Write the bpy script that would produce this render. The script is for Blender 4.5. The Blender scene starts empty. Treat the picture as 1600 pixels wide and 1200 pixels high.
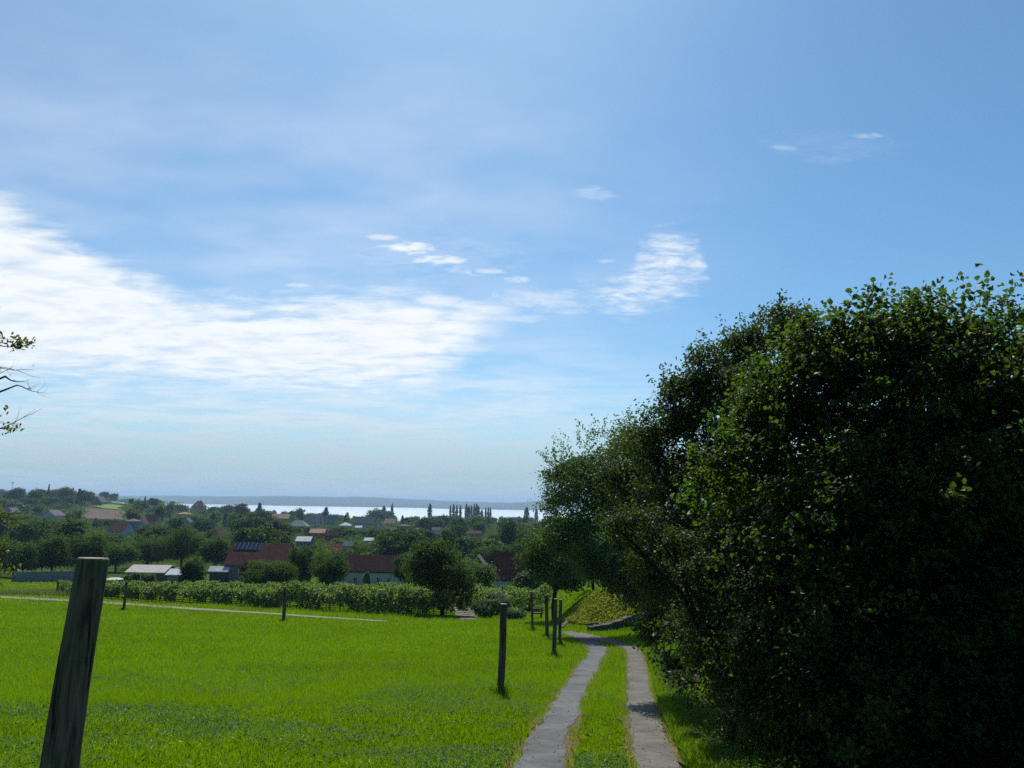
import bpy, math, random
import numpy as np
from mathutils import Matrix, Vector

R = math.radians
random.seed(7)
rng = np.random.default_rng(7)
scn = bpy.context.scene
COL = scn.collection

# ------------------------------------------------------------------ camera
EYE = 1.7
HFOV = 67.0
F = 800.0 / math.tan(R(HFOV / 2))
PITCH = math.atan(188.0 / F)
ROLL = R(1.0)
cam_d = bpy.data.cameras.new('camera')
cam = bpy.data.objects.new('camera', cam_d)
COL.objects.link(cam)
cam_d.sensor_fit = 'HORIZONTAL'
cam_d.angle = R(HFOV)
cam_d.clip_start = 0.05
cam_d.clip_end = 40000
CR = Matrix.Rotation(math.pi / 2 + PITCH, 3, 'X') @ Matrix.Rotation(ROLL, 3, 'Z')
cam.matrix_world = Matrix.Translation((0, 0, EYE)) @ CR.to_4x4()
scn.camera = cam
scn.render.resolution_x, scn.render.resolution_y = 1024, 768


def pix_dir(px, py):
    return CR @ Vector(((px - 800) / F, (600 - py) / F, -1))


def uv_of(px, py):
    d = pix_dir(px, py)
    return d.x / d.y, d.z / d.y


def at(px, py, y):
    """point on the sight line through a picture point, at distance y ahead"""
    d = pix_dir(px, py)
    t = y / d.y
    return Vector((d.x * t, y, EYE + d.z * t))


CRI = CR.transposed()


def to_pix(x, y, z):
    q = CRI @ Vector((x, y, z - EYE))
    return 800 + F * q.x / -q.z, 600 - F * q.y / -q.z


# ------------------------------------------------------------------ world, sun, exposure
SUN_EL, SUN_AZ = R(55), R(-6)        # ahead, to the left
world = bpy.data.worlds.new('World')
scn.world = world
world.use_nodes = True
wt = world.node_tree
for n in list(wt.nodes):
    wt.nodes.remove(n)


class NT:
    def __init__(self, tree):
        self.t = tree

    def n(self, typ, **kw):
        nd = self.t.nodes.new(typ)
        for k, v in kw.items():
            setattr(nd, k, v)
        return nd

    def put(self, sock, v):
        if hasattr(v, 'links'):
            self.t.links.new(v, sock)
        else:
            sock.default_value = v

    def m(self, op, a, b=0.0, c=None, clamp=False):
        nd = self.n('ShaderNodeMath', operation=op, use_clamp=clamp)
        self.put(nd.inputs[0], a)
        self.put(nd.inputs[1], b)
        if c is not None:
            self.put(nd.inputs[2], c)
        return nd.outputs[0]

    def ss(self, v, a, b):
        nd = self.n('ShaderNodeMapRange', interpolation_type='SMOOTHSTEP')
        self.put(nd.inputs['Value'], v)
        self.put(nd.inputs['From Min'], a)
        self.put(nd.inputs['From Max'], b)
        return nd.outputs['Result']

    def mix(self, f, a, b, blend='MIX'):
        nd = self.n('ShaderNodeMix', data_type='RGBA', blend_type=blend)
        self.put(nd.inputs[0], f)
        for s, v in ((nd.inputs[6], a), (nd.inputs[7], b)):
            self.put(s, v if hasattr(v, 'links') else (*v, 1))
        return nd.outputs[2]

    def noise(self, vec, scale, detail=4, rough=.5, dist=0.0):
        nd = self.n('ShaderNodeTexNoise')
        if vec is not None:
            self.put(nd.inputs['Vector'], vec)
        nd.inputs['Scale'].default_value = scale
        nd.inputs['Detail'].default_value = detail
        nd.inputs['Roughness'].default_value = rough
        nd.inputs['Distortion'].default_value = dist
        return nd.outputs['Fac']

    def curve(self, v, pts):
        nd = self.n('ShaderNodeFloatCurve')
        c = nd.mapping.curves[0]
        while len(c.points) < len(pts):
            c.points.new(.5, .5)
        for p, (a, b) in zip(c.points, pts):
            p.location = (a, b)
            p.handle_type = 'AUTO_CLAMPED'
        nd.mapping.update()
        self.put(nd.inputs['Value'], v)
        return nd.outputs[0]


W = NT(wt)
sky = W.n('ShaderNodeTexSky', sky_type='NISHITA')
sky.sun_disc = False
sky.sun_elevation = SUN_EL
sky.sun_rotation = SUN_AZ
sky.air_density = 1.0
sky.dust_density = 0.8
sky.ozone_density = 2.5
tc = W.n('ShaderNodeTexCoord')
sp = W.n('ShaderNodeSeparateXYZ')
wt.links.new(tc.outputs['Generated'], sp.inputs[0])
X, Y, Z = sp.outputs
yy = W.m('MAXIMUM', Y, .05)
u = W.m('DIVIDE', X, yy)
v = W.m('DIVIDE', Z, yy)
ahead = W.ss(Y, .05, .2)
zz = W.m('ADD', W.m('MAXIMUM', Z, 0.0), .10)
cmb = W.n('ShaderNodeCombineXYZ')
W.put(cmb.inputs[0], W.m('DIVIDE', X, zz))
W.put(cmb.inputs[1], W.m('MULTIPLY', W.m('DIVIDE', Y, zz), 1.5))
layer = cmb.outputs[0]
n_big = W.noise(layer, 1.6, 3, .5)
n_mid = W.noise(layer, 5.0, 6, .6, .3)
n_fine = W.noise(layer, 14.0, 6, .65, .6)
cmb2 = W.n('ShaderNodeCombineXYZ')
W.put(cmb2.inputs[0], W.m('MULTIPLY', u, 5.0))
W.put(cmb2.inputs[1], W.m('MULTIPLY', v, 38.0))
n_streak = W.noise(cmb2.outputs[0], 1.6, 6, .6, .4)
cmb3 = W.n('ShaderNodeCombineXYZ')
W.put(cmb3.inputs[0], W.m('MULTIPLY', u, 22.0))
W.put(cmb3.inputs[1], W.m('MULTIPLY', v, 75.0))
n_puff = W.noise(cmb3.outputs[0], 1.3, 7, .65, .8)
U0, U1, VS = -.75, .45, .6


def cloud_curves(top, bot, soft_t, soft_b, amp):
    """a cloud bank between an upper and a lower edge given along the horizon"""
    t = W.m('DIVIDE', W.m('SUBTRACT', u, U0), U1 - U0)

    def edge(pts):
        q = []
        for px, py in pts:
            a, b = uv_of(px, py)
            q.append((min(1, max(0, (a - U0) / (U1 - U0))), min(1, max(0, b / VS))))
        return W.m('MULTIPLY', W.curve(t, q), VS)
    nn = W.m('ADD', W.m('MULTIPLY', W.m('SUBTRACT', n_streak, .5), amp),
             W.m('MULTIPLY', W.m('SUBTRACT', n_mid, .5), amp * .9))
    a = W.ss(W.m('ADD', W.m('SUBTRACT', edge(top), v), nn), -soft_t * .2, soft_t)
    b = W.ss(W.m('ADD', W.m('SUBTRACT', v, edge(bot)), nn), -soft_b * .2, soft_b)
    return W.m('MULTIPLY', a, b)


main_c = cloud_curves(
    [(-120, 250), (0, 296), (110, 365), (230, 420), (340, 462), (460, 458), (560, 448), (650, 446), (720, 462), (800, 466), (850, 470), (880, 490), (900, 520)],
    [(-120, 610), (0, 632), (120, 632), (260, 640), (400, 662), (560, 664), (640, 645), (700, 610), (745, 565), (800, 520), (850, 485), (880, 492), (900, 522)],
    .05, .085, .075)
second_c = cloud_curves(
    [(870, 452), (900, 438), (950, 428), (985, 415), (1000, 372), (1040, 352), (1080, 362), (1098, 392), (1110, 440)],
    [(870, 452), (900, 462), (950, 492), (985, 505), (1020, 492), (1060, 475), (1085, 468), (1100, 445), (1112, 440)],
    .035, .035, .07)
puffs = None
for px, py, rx, ry, st in ((640, 388, 42, 10, 1), (686, 406, 40, 8, 1), (595, 371, 26, 6, .6), (716, 421, 26, 8, .5), (765, 424, 26, 5, .6),
                           (806, 437, 22, 6, .6), (470, 446, 24, 4, .5), (930, 302, 34, 12, .25), (1355, 212, 26, 6, .30), (1226, 231, 24, 4, .20), (690, 400, 130, 34, .16), (1300, 225, 110, 26, .06),
                           (845, 651, 36, 7, .5), (650, 637, 90, 7, .5), (950, 408, 16, 4, .35), (850, 468, 90, 18, .38), (800, 497, 60, 7, .45), (890, 486, 30, 5, .3), (1290, 250, 40, 8, .08)):
    a0, b0 = uv_of(px, py)
    du = W.m('DIVIDE', W.m('SUBTRACT', u, a0), rx / F)
    dv = W.m('DIVIDE', W.m('SUBTRACT', v, b0), ry / F)
    d2 = W.m('ADD', W.m('MULTIPLY', du, du), W.m('MULTIPLY', dv, dv))
    d2 = W.m('ADD', d2, W.m('MULTIPLY', W.m('SUBTRACT', n_puff, .5), 5.0))
    p = W.m('MULTIPLY', W.ss(d2, 1.5, -.35), st)
    puffs = p if puffs is None else W.m('MAXIMUM', puffs, p)
# body texture: thin places where the blue shows through
body = W.m('ADD', W.m('ADD', W.m('MULTIPLY', n_mid, .4), W.m('MULTIPLY', n_streak, .3)), W.m('MULTIPLY', n_puff, .3))
# bank base: bluish holes near the lower edge
_, vb = uv_of(400, 600)
low = W.m('MULTIPLY', W.ss(v, vb + .05, vb - .03), .22)
main_c = W.m('MULTIPLY', main_c, W.ss(W.m('ADD', u, W.m('MULTIPLY', W.m('SUBTRACT', n_mid, .5), .25)), .12, -.06))
dens = W.m('MULTIPLY', main_c, W.m('ADD', .55, W.m('MULTIPLY', W.ss(W.m('SUBTRACT', body, low), .26, .52), .45)))
dens2 = W.m('MULTIPLY', second_c, W.m('ADD', .10, W.m('MULTIPLY', W.ss(W.m('ADD', W.m('MULTIPLY', n_puff, .6), W.m('MULTIPLY', n_fine, .4)), .36, .66), .75)))
# thin veil low over the horizon, thinner to the right
_, v_hi = uv_of(400, 590)
veil = W.m('MULTIPLY', W.ss(v, v_hi + .08, .05), W.ss(u, .42, -.15))
veil = W.m('MULTIPLY', veil, W.m('ADD', .30, W.m('MULTIPLY', W.ss(W.m('ADD', W.m('MULTIPLY', n_big, .25), W.m('MULTIPLY', n_streak, .75)), .40, .56), .55)))
# whitish glow painted into the sky as a thin film, stronger to the left
film = W.m('MULTIPLY', W.ss(n_big, .15, .8), W.m('ADD', .0, W.m('ADD', W.m('MULTIPLY', W.ss(u, .45, -.3), .14), W.m('MULTIPLY', W.ss(v, .78, .34), W.m('MULTIPLY', W.ss(u, .42, -.15), .26)))))
rest = W.m('MULTIPLY', W.ss(n_mid, .55, .75), W.m('SUBTRACT', 1, ahead))
cl = W.m('MAXIMUM', W.m('MAXIMUM', dens, dens2), puffs)
cl = W.m('MAXIMUM', cl, veil)
cl = W.m('ADD', cl, W.m('MULTIPLY', W.m('SUBTRACT', 1, cl), film))
cl = W.m('ADD', W.m('MULTIPLY', cl, ahead), W.m('MULTIPLY', rest, .1), clamp=True)
SKY_S = 0.10
cloud_col = W.mix(W.ss(n_mid, .3, .6), (7.2, 8.0, 8.9), (8.7, 9.1, 9.4))
SKY_TINT = (0.61, 0.92, 1.06)
sky_c = W.mix(1.0, sky.outputs[0], SKY_TINT, 'MULTIPLY')
sky_c = W.mix(W.m('MULTIPLY', W.ss(v, .10, -.005), .9), sky_c, (3.4, 4.8, 5.3))
cloud_col = W.mix(W.ss(v, .17, .03), cloud_col, (4.6, 5.8, 6.7))
col = W.mix(cl, sky_c, cloud_col)
bg = W.n('ShaderNodeBackground')
wt.links.new(col, bg.inputs[0])
bg.inputs[1].default_value = SKY_S
wo = W.n('ShaderNodeOutputWorld')
wt.links.new(bg.outputs[0], wo.inputs[0])
world.cycles.sampling_method = 'MANUAL'
world.cycles.sample_map_resolution = 1024

sun_d = bpy.data.lights.new('sun', 'SUN')
sun_d.energy = 5.0
sun_d.angle = R(0.5)
sun_d.color = (1.0, .955, .88)
sun = bpy.data.objects.new('sun', sun_d)
COL.objects.link(sun)
sd = Vector((math.sin(SUN_AZ) * math.cos(SUN_EL), math.cos(SUN_AZ) * math.cos(SUN_EL), math.sin(SUN_EL)))
sun.rotation_euler = sd.to_track_quat('Z', 'Y').to_euler()

scn.view_settings.view_transform = 'Standard'
scn.view_settings.look = 'None'
scn.view_settings.exposure = 0.13
scn.view_settings.gamma = 1.0
cy = scn.cycles
cy.use_denoising = False
cy.max_bounces = 6
cy.diffuse_bounces = 3
cy.glossy_bounces = 2
cy.transmission_bounces = 3
cy.transparent_max_bounces = 4
cy.volume_bounces = 0
cy.sample_clamp_indirect = 4

# ------------------------------------------------------------------ small tools
def vnoise(x, y, scale, seed=0):
    r = np.random.default_rng(seed).random((64, 64))
    x = np.asarray(x, float) / scale
    y = np.asarray(y, float) / scale
    xi = np.floor(x).astype(int)
    yi = np.floor(y).astype(int)
    fx, fy = x - xi, y - yi
    fx, fy = fx * fx * (3 - 2 * fx), fy * fy * (3 - 2 * fy)
    g = lambda a, b: r[a % 64, b % 64]
    return (g(xi, yi) * (1 - fx) + g(xi + 1, yi) * fx) * (1 - fy) + (g(xi, yi + 1) * (1 - fx) + g(xi + 1, yi + 1) * fx) * fy


def fbm(x, y, scale, seed=0):
    return (vnoise(x, y, scale, seed) * .55 + vnoise(x, y, scale * .47, seed + 1) * .3 + vnoise(x, y, scale * .21, seed + 2) * .15)


def sstep(x, a, b):
    t = np.clip((np.asarray(x, float) - a) / (b - a), 0, 1)
    return t * t * (3 - 2 * t)


def tag(o, label=None, cat=None, group=None, kind=None):
    if label: o['label'] = label
    if cat: o['category'] = cat
    if group: o['group'] = group
    if kind: o['kind'] = kind
    return o


def link(name, me, mat=None, parent=None):
    o = bpy.data.objects.new(name, me)
    COL.objects.link(o)
    if mat is not None:
        for mm in (mat if isinstance(mat, (list, tuple)) else (mat,)):
            me.materials.append(mm)
    if parent is not None:
        o.parent = parent
    return o


def empty(name, loc, rz=0.0):
    o = bpy.data.objects.new(name, None)
    COL.objects.link(o)
    o.empty_display_size = .2
    o.location = loc
    o.rotation_euler = (0, 0, rz)
    return o


def np_mesh(name, verts, faces, tint=None, smooth=False, midx=None):
    """faces: (M,k) array of vertex indices"""
    verts = np.ascontiguousarray(verts, np.float32)
    faces = np.ascontiguousarray(faces, np.int32)
    me = bpy.data.meshes.new(name)
    M, k = faces.shape
    me.vertices.add(len(verts))
    me.vertices.foreach_set('co', verts.ravel())
    me.loops.add(M * k)
    me.loops.foreach_set('vertex_index', faces.ravel())
    me.polygons.add(M)
    me.polygons.foreach_set('loop_start', np.arange(0, M * k, k, dtype=np.int32))
    me.polygons.foreach_set('use_smooth', np.full(M, bool(smooth)))
    if midx is not None:
        me.polygons.foreach_set('material_index', np.ascontiguousarray(midx, np.int32))
    me.update(calc_edges=True)
    if tint is not None:
        a = me.attributes.new('tint', 'FLOAT', 'FACE')
        a.data.foreach_set('value', np.ascontiguousarray(tint, np.float32))
    return me


class MB:
    """collects boxes, tubes and free faces for one mesh"""
    def __init__(self):
        self.v, self.f, self.m = [], [], []

    def add(self, vs, fs, m=0):
        b = len(self.v)
        self.v += [tuple(p) for p in vs]
        self.f += [tuple(b + i for i in f) for f in fs]
        self.m += [m] * len(fs)
        return self

    def box(self, x0, x1, y0, y1, z0, z1, m=0):
        return self.add([(x0, y0, z0), (x1, y0, z0), (x1, y1, z0), (x0, y1, z0), (x0, y0, z1), (x1, y0, z1), (x1, y1, z1), (x0, y1, z1)],
                        [(3, 2, 1, 0), (4, 5, 6, 7), (0, 1, 5, 4), (1, 2, 6, 5), (2, 3, 7, 6), (3, 0, 4, 7)], m)

    def tube(self, pts, rad, n=8, m=0, cap=True, wob=0.0):
        pts = [Vector(p) for p in pts]
        vs, fs = [], []
        for i, p in enumerate(pts):
            d = (pts[min(i + 1, len(pts) - 1)] - pts[max(i - 1, 0)])
            if d.length < 1e-9:
                d = Vector((0, 0, 1))
            d.normalize()
            a = d.cross(Vector((0, 1, 0)) if abs(d.y) < .9 else Vector((1, 0, 0))).normalized()
            b = d.cross(a)
            for k in range(n):
                t = 2 * math.pi * k / n
                r = rad[i] * (1 + wob * (random.random() - .5))
                vs.append(p + a * math.cos(t) * r + b * math.sin(t) * r)
        for i in range(len(pts) - 1):
            for k in range(n):
                fs.append((i * n + k, i * n + (k + 1) % n, (i + 1) * n + (k + 1) % n, (i + 1) * n + k))
        if cap:
            fs.append(tuple(range(n)))
            fs.append(tuple((len(pts) - 1) * n + k for k in range(n))[::-1])
        return self.add(vs, fs, m)

    def mesh(self, name, smooth=False):
        me = bpy.data.meshes.new(name)
        me.from_pydata(self.v, [], self.f)
        me.polygons.foreach_set('material_index', self.m)
        if smooth:
            me.polygons.foreach_set('use_smooth', [True] * len(self.f))
        me.update()
        return me

    def build(self, name, mat, parent=None, smooth=False):
        return link(name, self.mesh(name, smooth), mat, parent)


# ------------------------------------------------------------------ terrain height
_ky = np.array([-400, -60, 0, 8, 16, 23.5, 30, 35, 40, 47, 60, 90, 120, 150, 200, 300, 480, 750, 1000, 1200, 1320, 1600, 5400, 14000.])
_kz = np.array([20, 8, 0, -1.08, -2.14, -3.0, -3.65, -4.1, -4.55, -5.15, -6.35, -8.6, -10.5, -11.7, -12.9, -14.2, -16.2, -21.2, -26.5, -31, -36, -40, -40, -40])
_sl = np.gradient(_kz, _ky)
_ty = np.concatenate([np.linspace(-400, 200, 2400), np.geomspace(200.5, 14000, 1500)])
_i = np.clip(np.searchsorted(_ky, _ty) - 1, 0, len(_ky) - 2)
_h = _ky[_i + 1] - _ky[_i]
_t = (_ty - _ky[_i]) / _h
_tz = ((2 * _t**3 - 3 * _t**2 + 1) * _kz[_i] + (_t**3 - 2 * _t**2 + _t) * _h * _sl[_i]
       + (-2 * _t**3 + 3 * _t**2) * _kz[_i + 1] + (_t**3 - _t**2) * _h * _sl[_i + 1])
LAKE_Z = -33.0


def H(x, y):
    x = np.asarray(x, float)
    y = np.asarray(y, float)
    z = np.interp(y, _ty, _tz)
    uu = x / np.maximum(y, 50)
    z = z + 21.0 * np.exp(-((y - 820) / 270) ** 2) * (1 - sstep(uu, -.56, -.24))
    z = z + (1.75 + .5 * (fbm(x, y, 1.6, 33) - .5)) * sstep(y, 40.2, 45.5) * sstep(x, 2.3, 5.4) * (1 - sstep(y, 55, 90))
    z = z + (fbm(x, y, 90, 3) - .5) * 3.0 * sstep(y, 150, 400)
    return z


def h1(x, y):
    return float(H(x, y))


def gpt(px, py):
    d = pix_dir(px, py)
    ys = np.geomspace(2.0, 3000, 1500)
    t = ys / d.y
    g = EYE + d.z * t - H(d.x * t, ys)
    k = np.argmax(g < 0)
    if g[k] >= 0:
        return None
    a, b = ys[max(k - 1, 0)], ys[k]
    for _ in range(30):
        c = .5 * (a + b)
        tt = c / d.y
        if EYE + d.z * tt - h1(d.x * tt, c) < 0: b = c
        else: a = c
    t = b / d.y
    return Vector((d.x * t, b, h1(d.x * t, b)))


def depth_for(px, py_top, height, y0=40, y1=1250):
    """how far a thing of this height stands when its top is seen at this picture height"""
    d = pix_dir(px, py_top)
    ys = np.linspace(y0, y1, 1500)
    t = ys / d.y
    g = EYE + d.z * t - H(d.x * t, ys) - height
    s = np.where(g[:-1] * g[1:] <= 0)[0]
    k = s[0] if len(s) else int(np.argmin(abs(g)))
    return float(ys[k])


# ------------------------------------------------------------------ materials
def material(name):
    m = bpy.data.materials.new(name)
    m.use_nodes = True
    m.node_tree.nodes.clear()
    return m, NT(m.node_tree)


def finish(T, shader, bump=None):
    o = T.n('ShaderNodeOutputMaterial')
    T.t.links.new(shader, o.inputs['Surface'])


def pbsdf(T, col, rough=.8, spec=.3, metal=0.0, bump=None, bump_s=.3, bump_d=.02):
    p = T.n('ShaderNodeBsdfPrincipled')
    T.put(p.inputs['Base Color'], col if hasattr(col, 'links') else (*col, 1))
    T.put(p.inputs['Roughness'], rough)
    p.inputs['Specular IOR Level'].default_value = spec
    p.inputs['Metallic'].default_value = metal
    if bump is not None:
        b = T.n('ShaderNodeBump')
        b.inputs['Strength'].default_value = bump_s
        b.inputs['Distance'].default_value = bump_d
        T.t.links.new(bump, b.inputs['Height'])
        T.t.links.new(b.outputs[0], p.inputs['Normal'])
    return p.outputs[0]


def leaf_mat(name, dark, light, trans, tf=.35, rough=.5, spec=.25, hue_var=.25):
    m, T = material(name)
    a = T.n('ShaderNodeAttribute', attribute_name='tint')
    oi = T.n('ShaderNodeObjectInfo')
    f = T.m('ADD', T.m('MULTIPLY', a.outputs['Fac'], 1 - hue_var), T.m('MULTIPLY', oi.outputs['Random'], hue_var))
    c = T.mix(f, dark, light)
    p = pbsdf(T, c, rough, spec)
    tr = T.n('ShaderNodeBsdfTranslucent')
    T.t.links.new(T.mix(f, tuple(k * .7 for k in trans), trans), tr.inputs[0])
    ms = T.n('ShaderNodeMixShader')
    ms.inputs[0].default_value = tf
    T.t.links.new(p, ms.inputs[1])
    T.t.links.new(tr.outputs[0], ms.inputs[2])
    finish(T, ms.outputs[0])
    return m


def plain_mat(name, c1, c2=None, rough=.8, spec=.25, scale=4.0, metal=0.0, bump=.2, bd=.02):
    m, T = material(name)
    tcn = T.n('ShaderNodeTexCoord')
    nz = T.noise(tcn.outputs['Object'], scale, 5, .6)
    c2 = c2 or tuple(k * .75 for k in c1)
    finish(T, pbsdf(T, T.mix(T.ss(nz, .3, .7), c1, c2), rough, spec, metal, nz, bump, bd))
    return m


def roof_mat(name, c1, c2):
    m, T = material(name)
    tcn = T.n('ShaderNodeTexCoord')
    br = T.n('ShaderNodeTexBrick')
    T.t.links.new(tcn.outputs['UV'], br.inputs['Vector'])
    nz = T.noise(tcn.outputs['Object'], 1.3, 5, .65)
    wv = T.n('ShaderNodeTexWave', bands_direction='Z')
    T.t.links.new(tcn.outputs['Object'], wv.inputs['Vector'])
    wv.inputs['Scale'].default_value = 2.2
    wv.inputs['Distortion'].default_value = 1.0
    c = T.mix(T.ss(nz, .3, .7), c1, c2)
    c = T.mix(T.m('MULTIPLY', wv.outputs['Fac'], .35), c, tuple(k * .6 for k in c1))
    finish(T, pbsdf(T, c, .9, .05, 0, wv.outputs['Fac'], .4, .03))
    return m


M = {}
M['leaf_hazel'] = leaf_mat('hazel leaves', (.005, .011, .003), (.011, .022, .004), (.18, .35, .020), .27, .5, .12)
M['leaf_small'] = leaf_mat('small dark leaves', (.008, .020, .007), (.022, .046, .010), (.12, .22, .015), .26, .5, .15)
M['leaf_light'] = leaf_mat('light leaves', (.022, .048, .012), (.075, .135, .030), (.17, .29, .03), .32, .5, .2)
M['leaf_walnut'] = leaf_mat('walnut leaves', (.030, .060, .012), (.075, .10, .014), (.20, .25, .02), .35, .5, .3)
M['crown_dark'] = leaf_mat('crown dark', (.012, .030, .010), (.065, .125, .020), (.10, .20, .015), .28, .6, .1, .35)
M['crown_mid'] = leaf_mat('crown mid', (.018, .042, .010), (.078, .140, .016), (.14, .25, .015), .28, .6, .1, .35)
M['crown_pale'] = leaf_mat('crown pale', (.035, .065, .020), (.17, .225, .050), (.24, .33, .03), .32, .6, .1, .35)
M['crown_conifer'] = leaf_mat('crown conifer', (.009, .025, .017), (.030, .062, .034), (.03, .07, .03), .14, .6, .12, .5)
M['crown_copper'] = leaf_mat('crown copper', (.035, .028, .022), (.060, .045, .030), (.08, .06, .03), .2, .6, .12, .4)
M['vine_leaf'] = leaf_mat('vine leaves', (.035, .075, .014), (.19, .28, .075), (.24, .38, .04), .36, .5, .25)
M['shrub_leaf'] = leaf_mat('shrub leaves', (.028, .060, .018), (.10, .17, .045), (.15, .25, .04), .30, .5, .25)
M['grass'] = leaf_mat('grass blades', (.034, .095, .003), (.245, .370, .008), (.29, .48, .003), .38, .5, .18)
M['grass_pale'] = leaf_mat('pale tall grass', (.12, .17, .035), (.22, .25, .08), (.24, .28, .06), .35, .6, .2)
M['clover'] = leaf_mat('clover leaves', (.026, .075, .008), (.095, .19, .022), (.14, .29, .010), .32, .5, .13)
M['weed'] = leaf_mat('verge weeds', (.030, .075, .008), (.07, .13, .012), (.13, .23, .01), .35, .5, .25)
M['bank_plant'] = leaf_mat('yellow green bank plants', (.045, .085, .010), (.30, .34, .015), (.36, .42, .015), .38, .5, .2)
M['bark'] = plain_mat('bark', (.055, .045, .035), (.028, .022, .018), .9, .15, 9, 0, .8, .03)
M['bark_dark'] = plain_mat('dark bark', (.030, .024, .022), (.016, .013, .012), .9, .15, 9, 0, .8, .03)
M['white_wall'] = plain_mat('limewash', (.40, .40, .40), (.33, .33, .33), .85, .2, 1.6, 0, .15)
M['grey_wall'] = plain_mat('grey render', (.17, .17, .17), (.13, .13, .13), .85, .2, 1.6, 0, .15)
M['yellow_wall'] = plain_mat('yellow render', (.36, .27, .13), (.28, .20, .10), .85, .2, 1.6, 0, .15)
M['red_wall'] = plain_mat('red boards', (.22, .06, .045), (.15, .045, .035), .85, .2, 3, 0, .2)
M['blue_wall'] = plain_mat('pale blue render', (.20, .24, .30), (.16, .19, .25), .85, .2, 2, 0, .15)
M['brown_wall'] = plain_mat('brown boards', (.14, .10, .08), (.08, .06, .05), .85, .2, 4, 0, .3)
M['roof_red'] = roof_mat('weathered red tiles', (.095, .042, .036), (.06, .030, .027))
M['roof_maroon'] = roof_mat('dark maroon tiles', (.022, .008, .009), (.015, .006, .007))
M['roof_orange'] = roof_mat('orange tiles', (.30, .115, .055), (.22, .085, .045))
M['roof_tan'] = roof_mat('tan tiles', (.34, .23, .15), (.24, .16, .11))
M['roof_grey'] = roof_mat('grey sheets', (.11, .12, .12), (.08, .085, .09))
M['roof_green'] = roof_mat('grey green sheets', (.20, .25, .19), (.15, .19, .15))
M['roof_white'] = plain_mat('white sheets', (.42, .44, .46), (.34, .36, .38), .8, .15, 1.5, 0, .1)
M['roof_tin'] = plain_mat('tin sheet', (.36, .34, .32), (.26, .24, .22), .7, .2, 2.5, 0, .15)
M['roof_pink'] = roof_mat('faded pink tiles', (.38, .22, .19), (.28, .16, .15))
M['roof_brown'] = roof_mat('brown tiles', (.12, .085, .075), (.08, .06, .055))
M['roof_mauve'] = roof_mat('mauve slate', (.16, .14, .17), (.11, .10, .13))
M['window_dark'] = plain_mat('window glass', (.015, .018, .022), (.02, .022, .026), .12, .5, 1, 0, 0)
M['frame_white'] = plain_mat('white frame', (.55, .55, .54), None, .6, .3, 3, 0, .05)
M['frame_dark'] = plain_mat('dark frame', (.06, .05, .045), None, .6, .3, 3, 0, .05)
M['stone'] = plain_mat('field stone', (.11, .10, .088), (.055, .05, .045), .9, .2, 5, 0, .8, .05)
M['board'] = plain_mat('weathered boards', (.10, .075, .065), (.06, .045, .04), .85, .2, 6, 0, .3)
M['board_pale'] = plain_mat('bleached board', (.36, .32, .28), (.27, .24, .21), .85, .2, 6, 0, .3)
M['fence_grey'] = plain_mat('grey fence panel', (.20, .21, .22), (.15, .155, .165), .8, .25, 2, 0, .15)
M['pool_blue'] = plain_mat('pool blue', (.03, .09, .42), (.025, .07, .33), .45, .4, 3, 0, .05)
M['metal'] = plain_mat('galvanised metal', (.16, .17, .18), (.11, .12, .13), .5, .4, 3, .6, .1)

# wooden posts: weathered grain, lichen, checks
m, T = material('weathered post wood')
tcn = T.n('ShaderNodeTexCoord')
mp = T.n('ShaderNodeMapping')
mp.inputs['Scale'].default_value = (14, 14, 1.1)
T.t.links.new(tcn.outputs['Object'], mp.inputs[0])
g1 = T.noise(mp.outputs[0], 1.6, 8, .65, .4)
g2 = T.noise(tcn.outputs['Object'], 5, 6, .6)
g3 = T.noise(mp.outputs[0], .55, 4, .6, .8)
c = T.mix(T.ss(g1, .35, .68), (.034, .030, .025), (.15, .13, .105))
c = T.mix(T.m('MULTIPLY', T.ss(g2, .52, .66), .55), c, (.075, .095, .060))
c = T.mix(T.ss(g3, .40, .36), c, (.012, .010, .009))
hgt = T.m('ADD', T.m('MULTIPLY', g1, .6), T.m('MULTIPLY', T.ss(g3, .36, .42), .8))
finish(T, pbsdf(T, c, .9, .15, 0, hgt, .9, .012))
M['post'] = m
m, T = material('cut end grain')
tcn = T.n('ShaderNodeTexCoord')
nz = T.noise(tcn.outputs['Object'], 25, 5, .6)
finish(T, pbsdf(T, T.mix(nz, (.34, .30, .24), (.20, .18, .15)), .9, .15, 0, nz, .5, .004))
M['post_end'] = m

# ground
m, T = material('ground cover')
geo = T.n('ShaderNodeNewGeometry')
pos = geo.outputs['Position']
a = T.n('ShaderNodeAttribute', attribute_name='meadow')
big = T.noise(pos, .35, 4, .6)
fin = T.noise(pos, 9.0, 6, .7)
lawn = T.mix(T.ss(T.m('ADD', T.m('MULTIPLY', big, .6), T.m('MULTIPLY', fin, .4)), .35, .62), (.030, .070, .002), (.085, .13, .004))
vb_ = T.noise(pos, .05, 6, .7)
vil = T.mix(T.ss(vb_, .4, .62), (.020, .042, .012), (.055, .085, .018))
finish(T, pbsdf(T, T.mix(a.outputs['Fac'], vil, lawn), .95, .0, 0, fin, .6, .04))
M['ground'] = m

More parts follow.
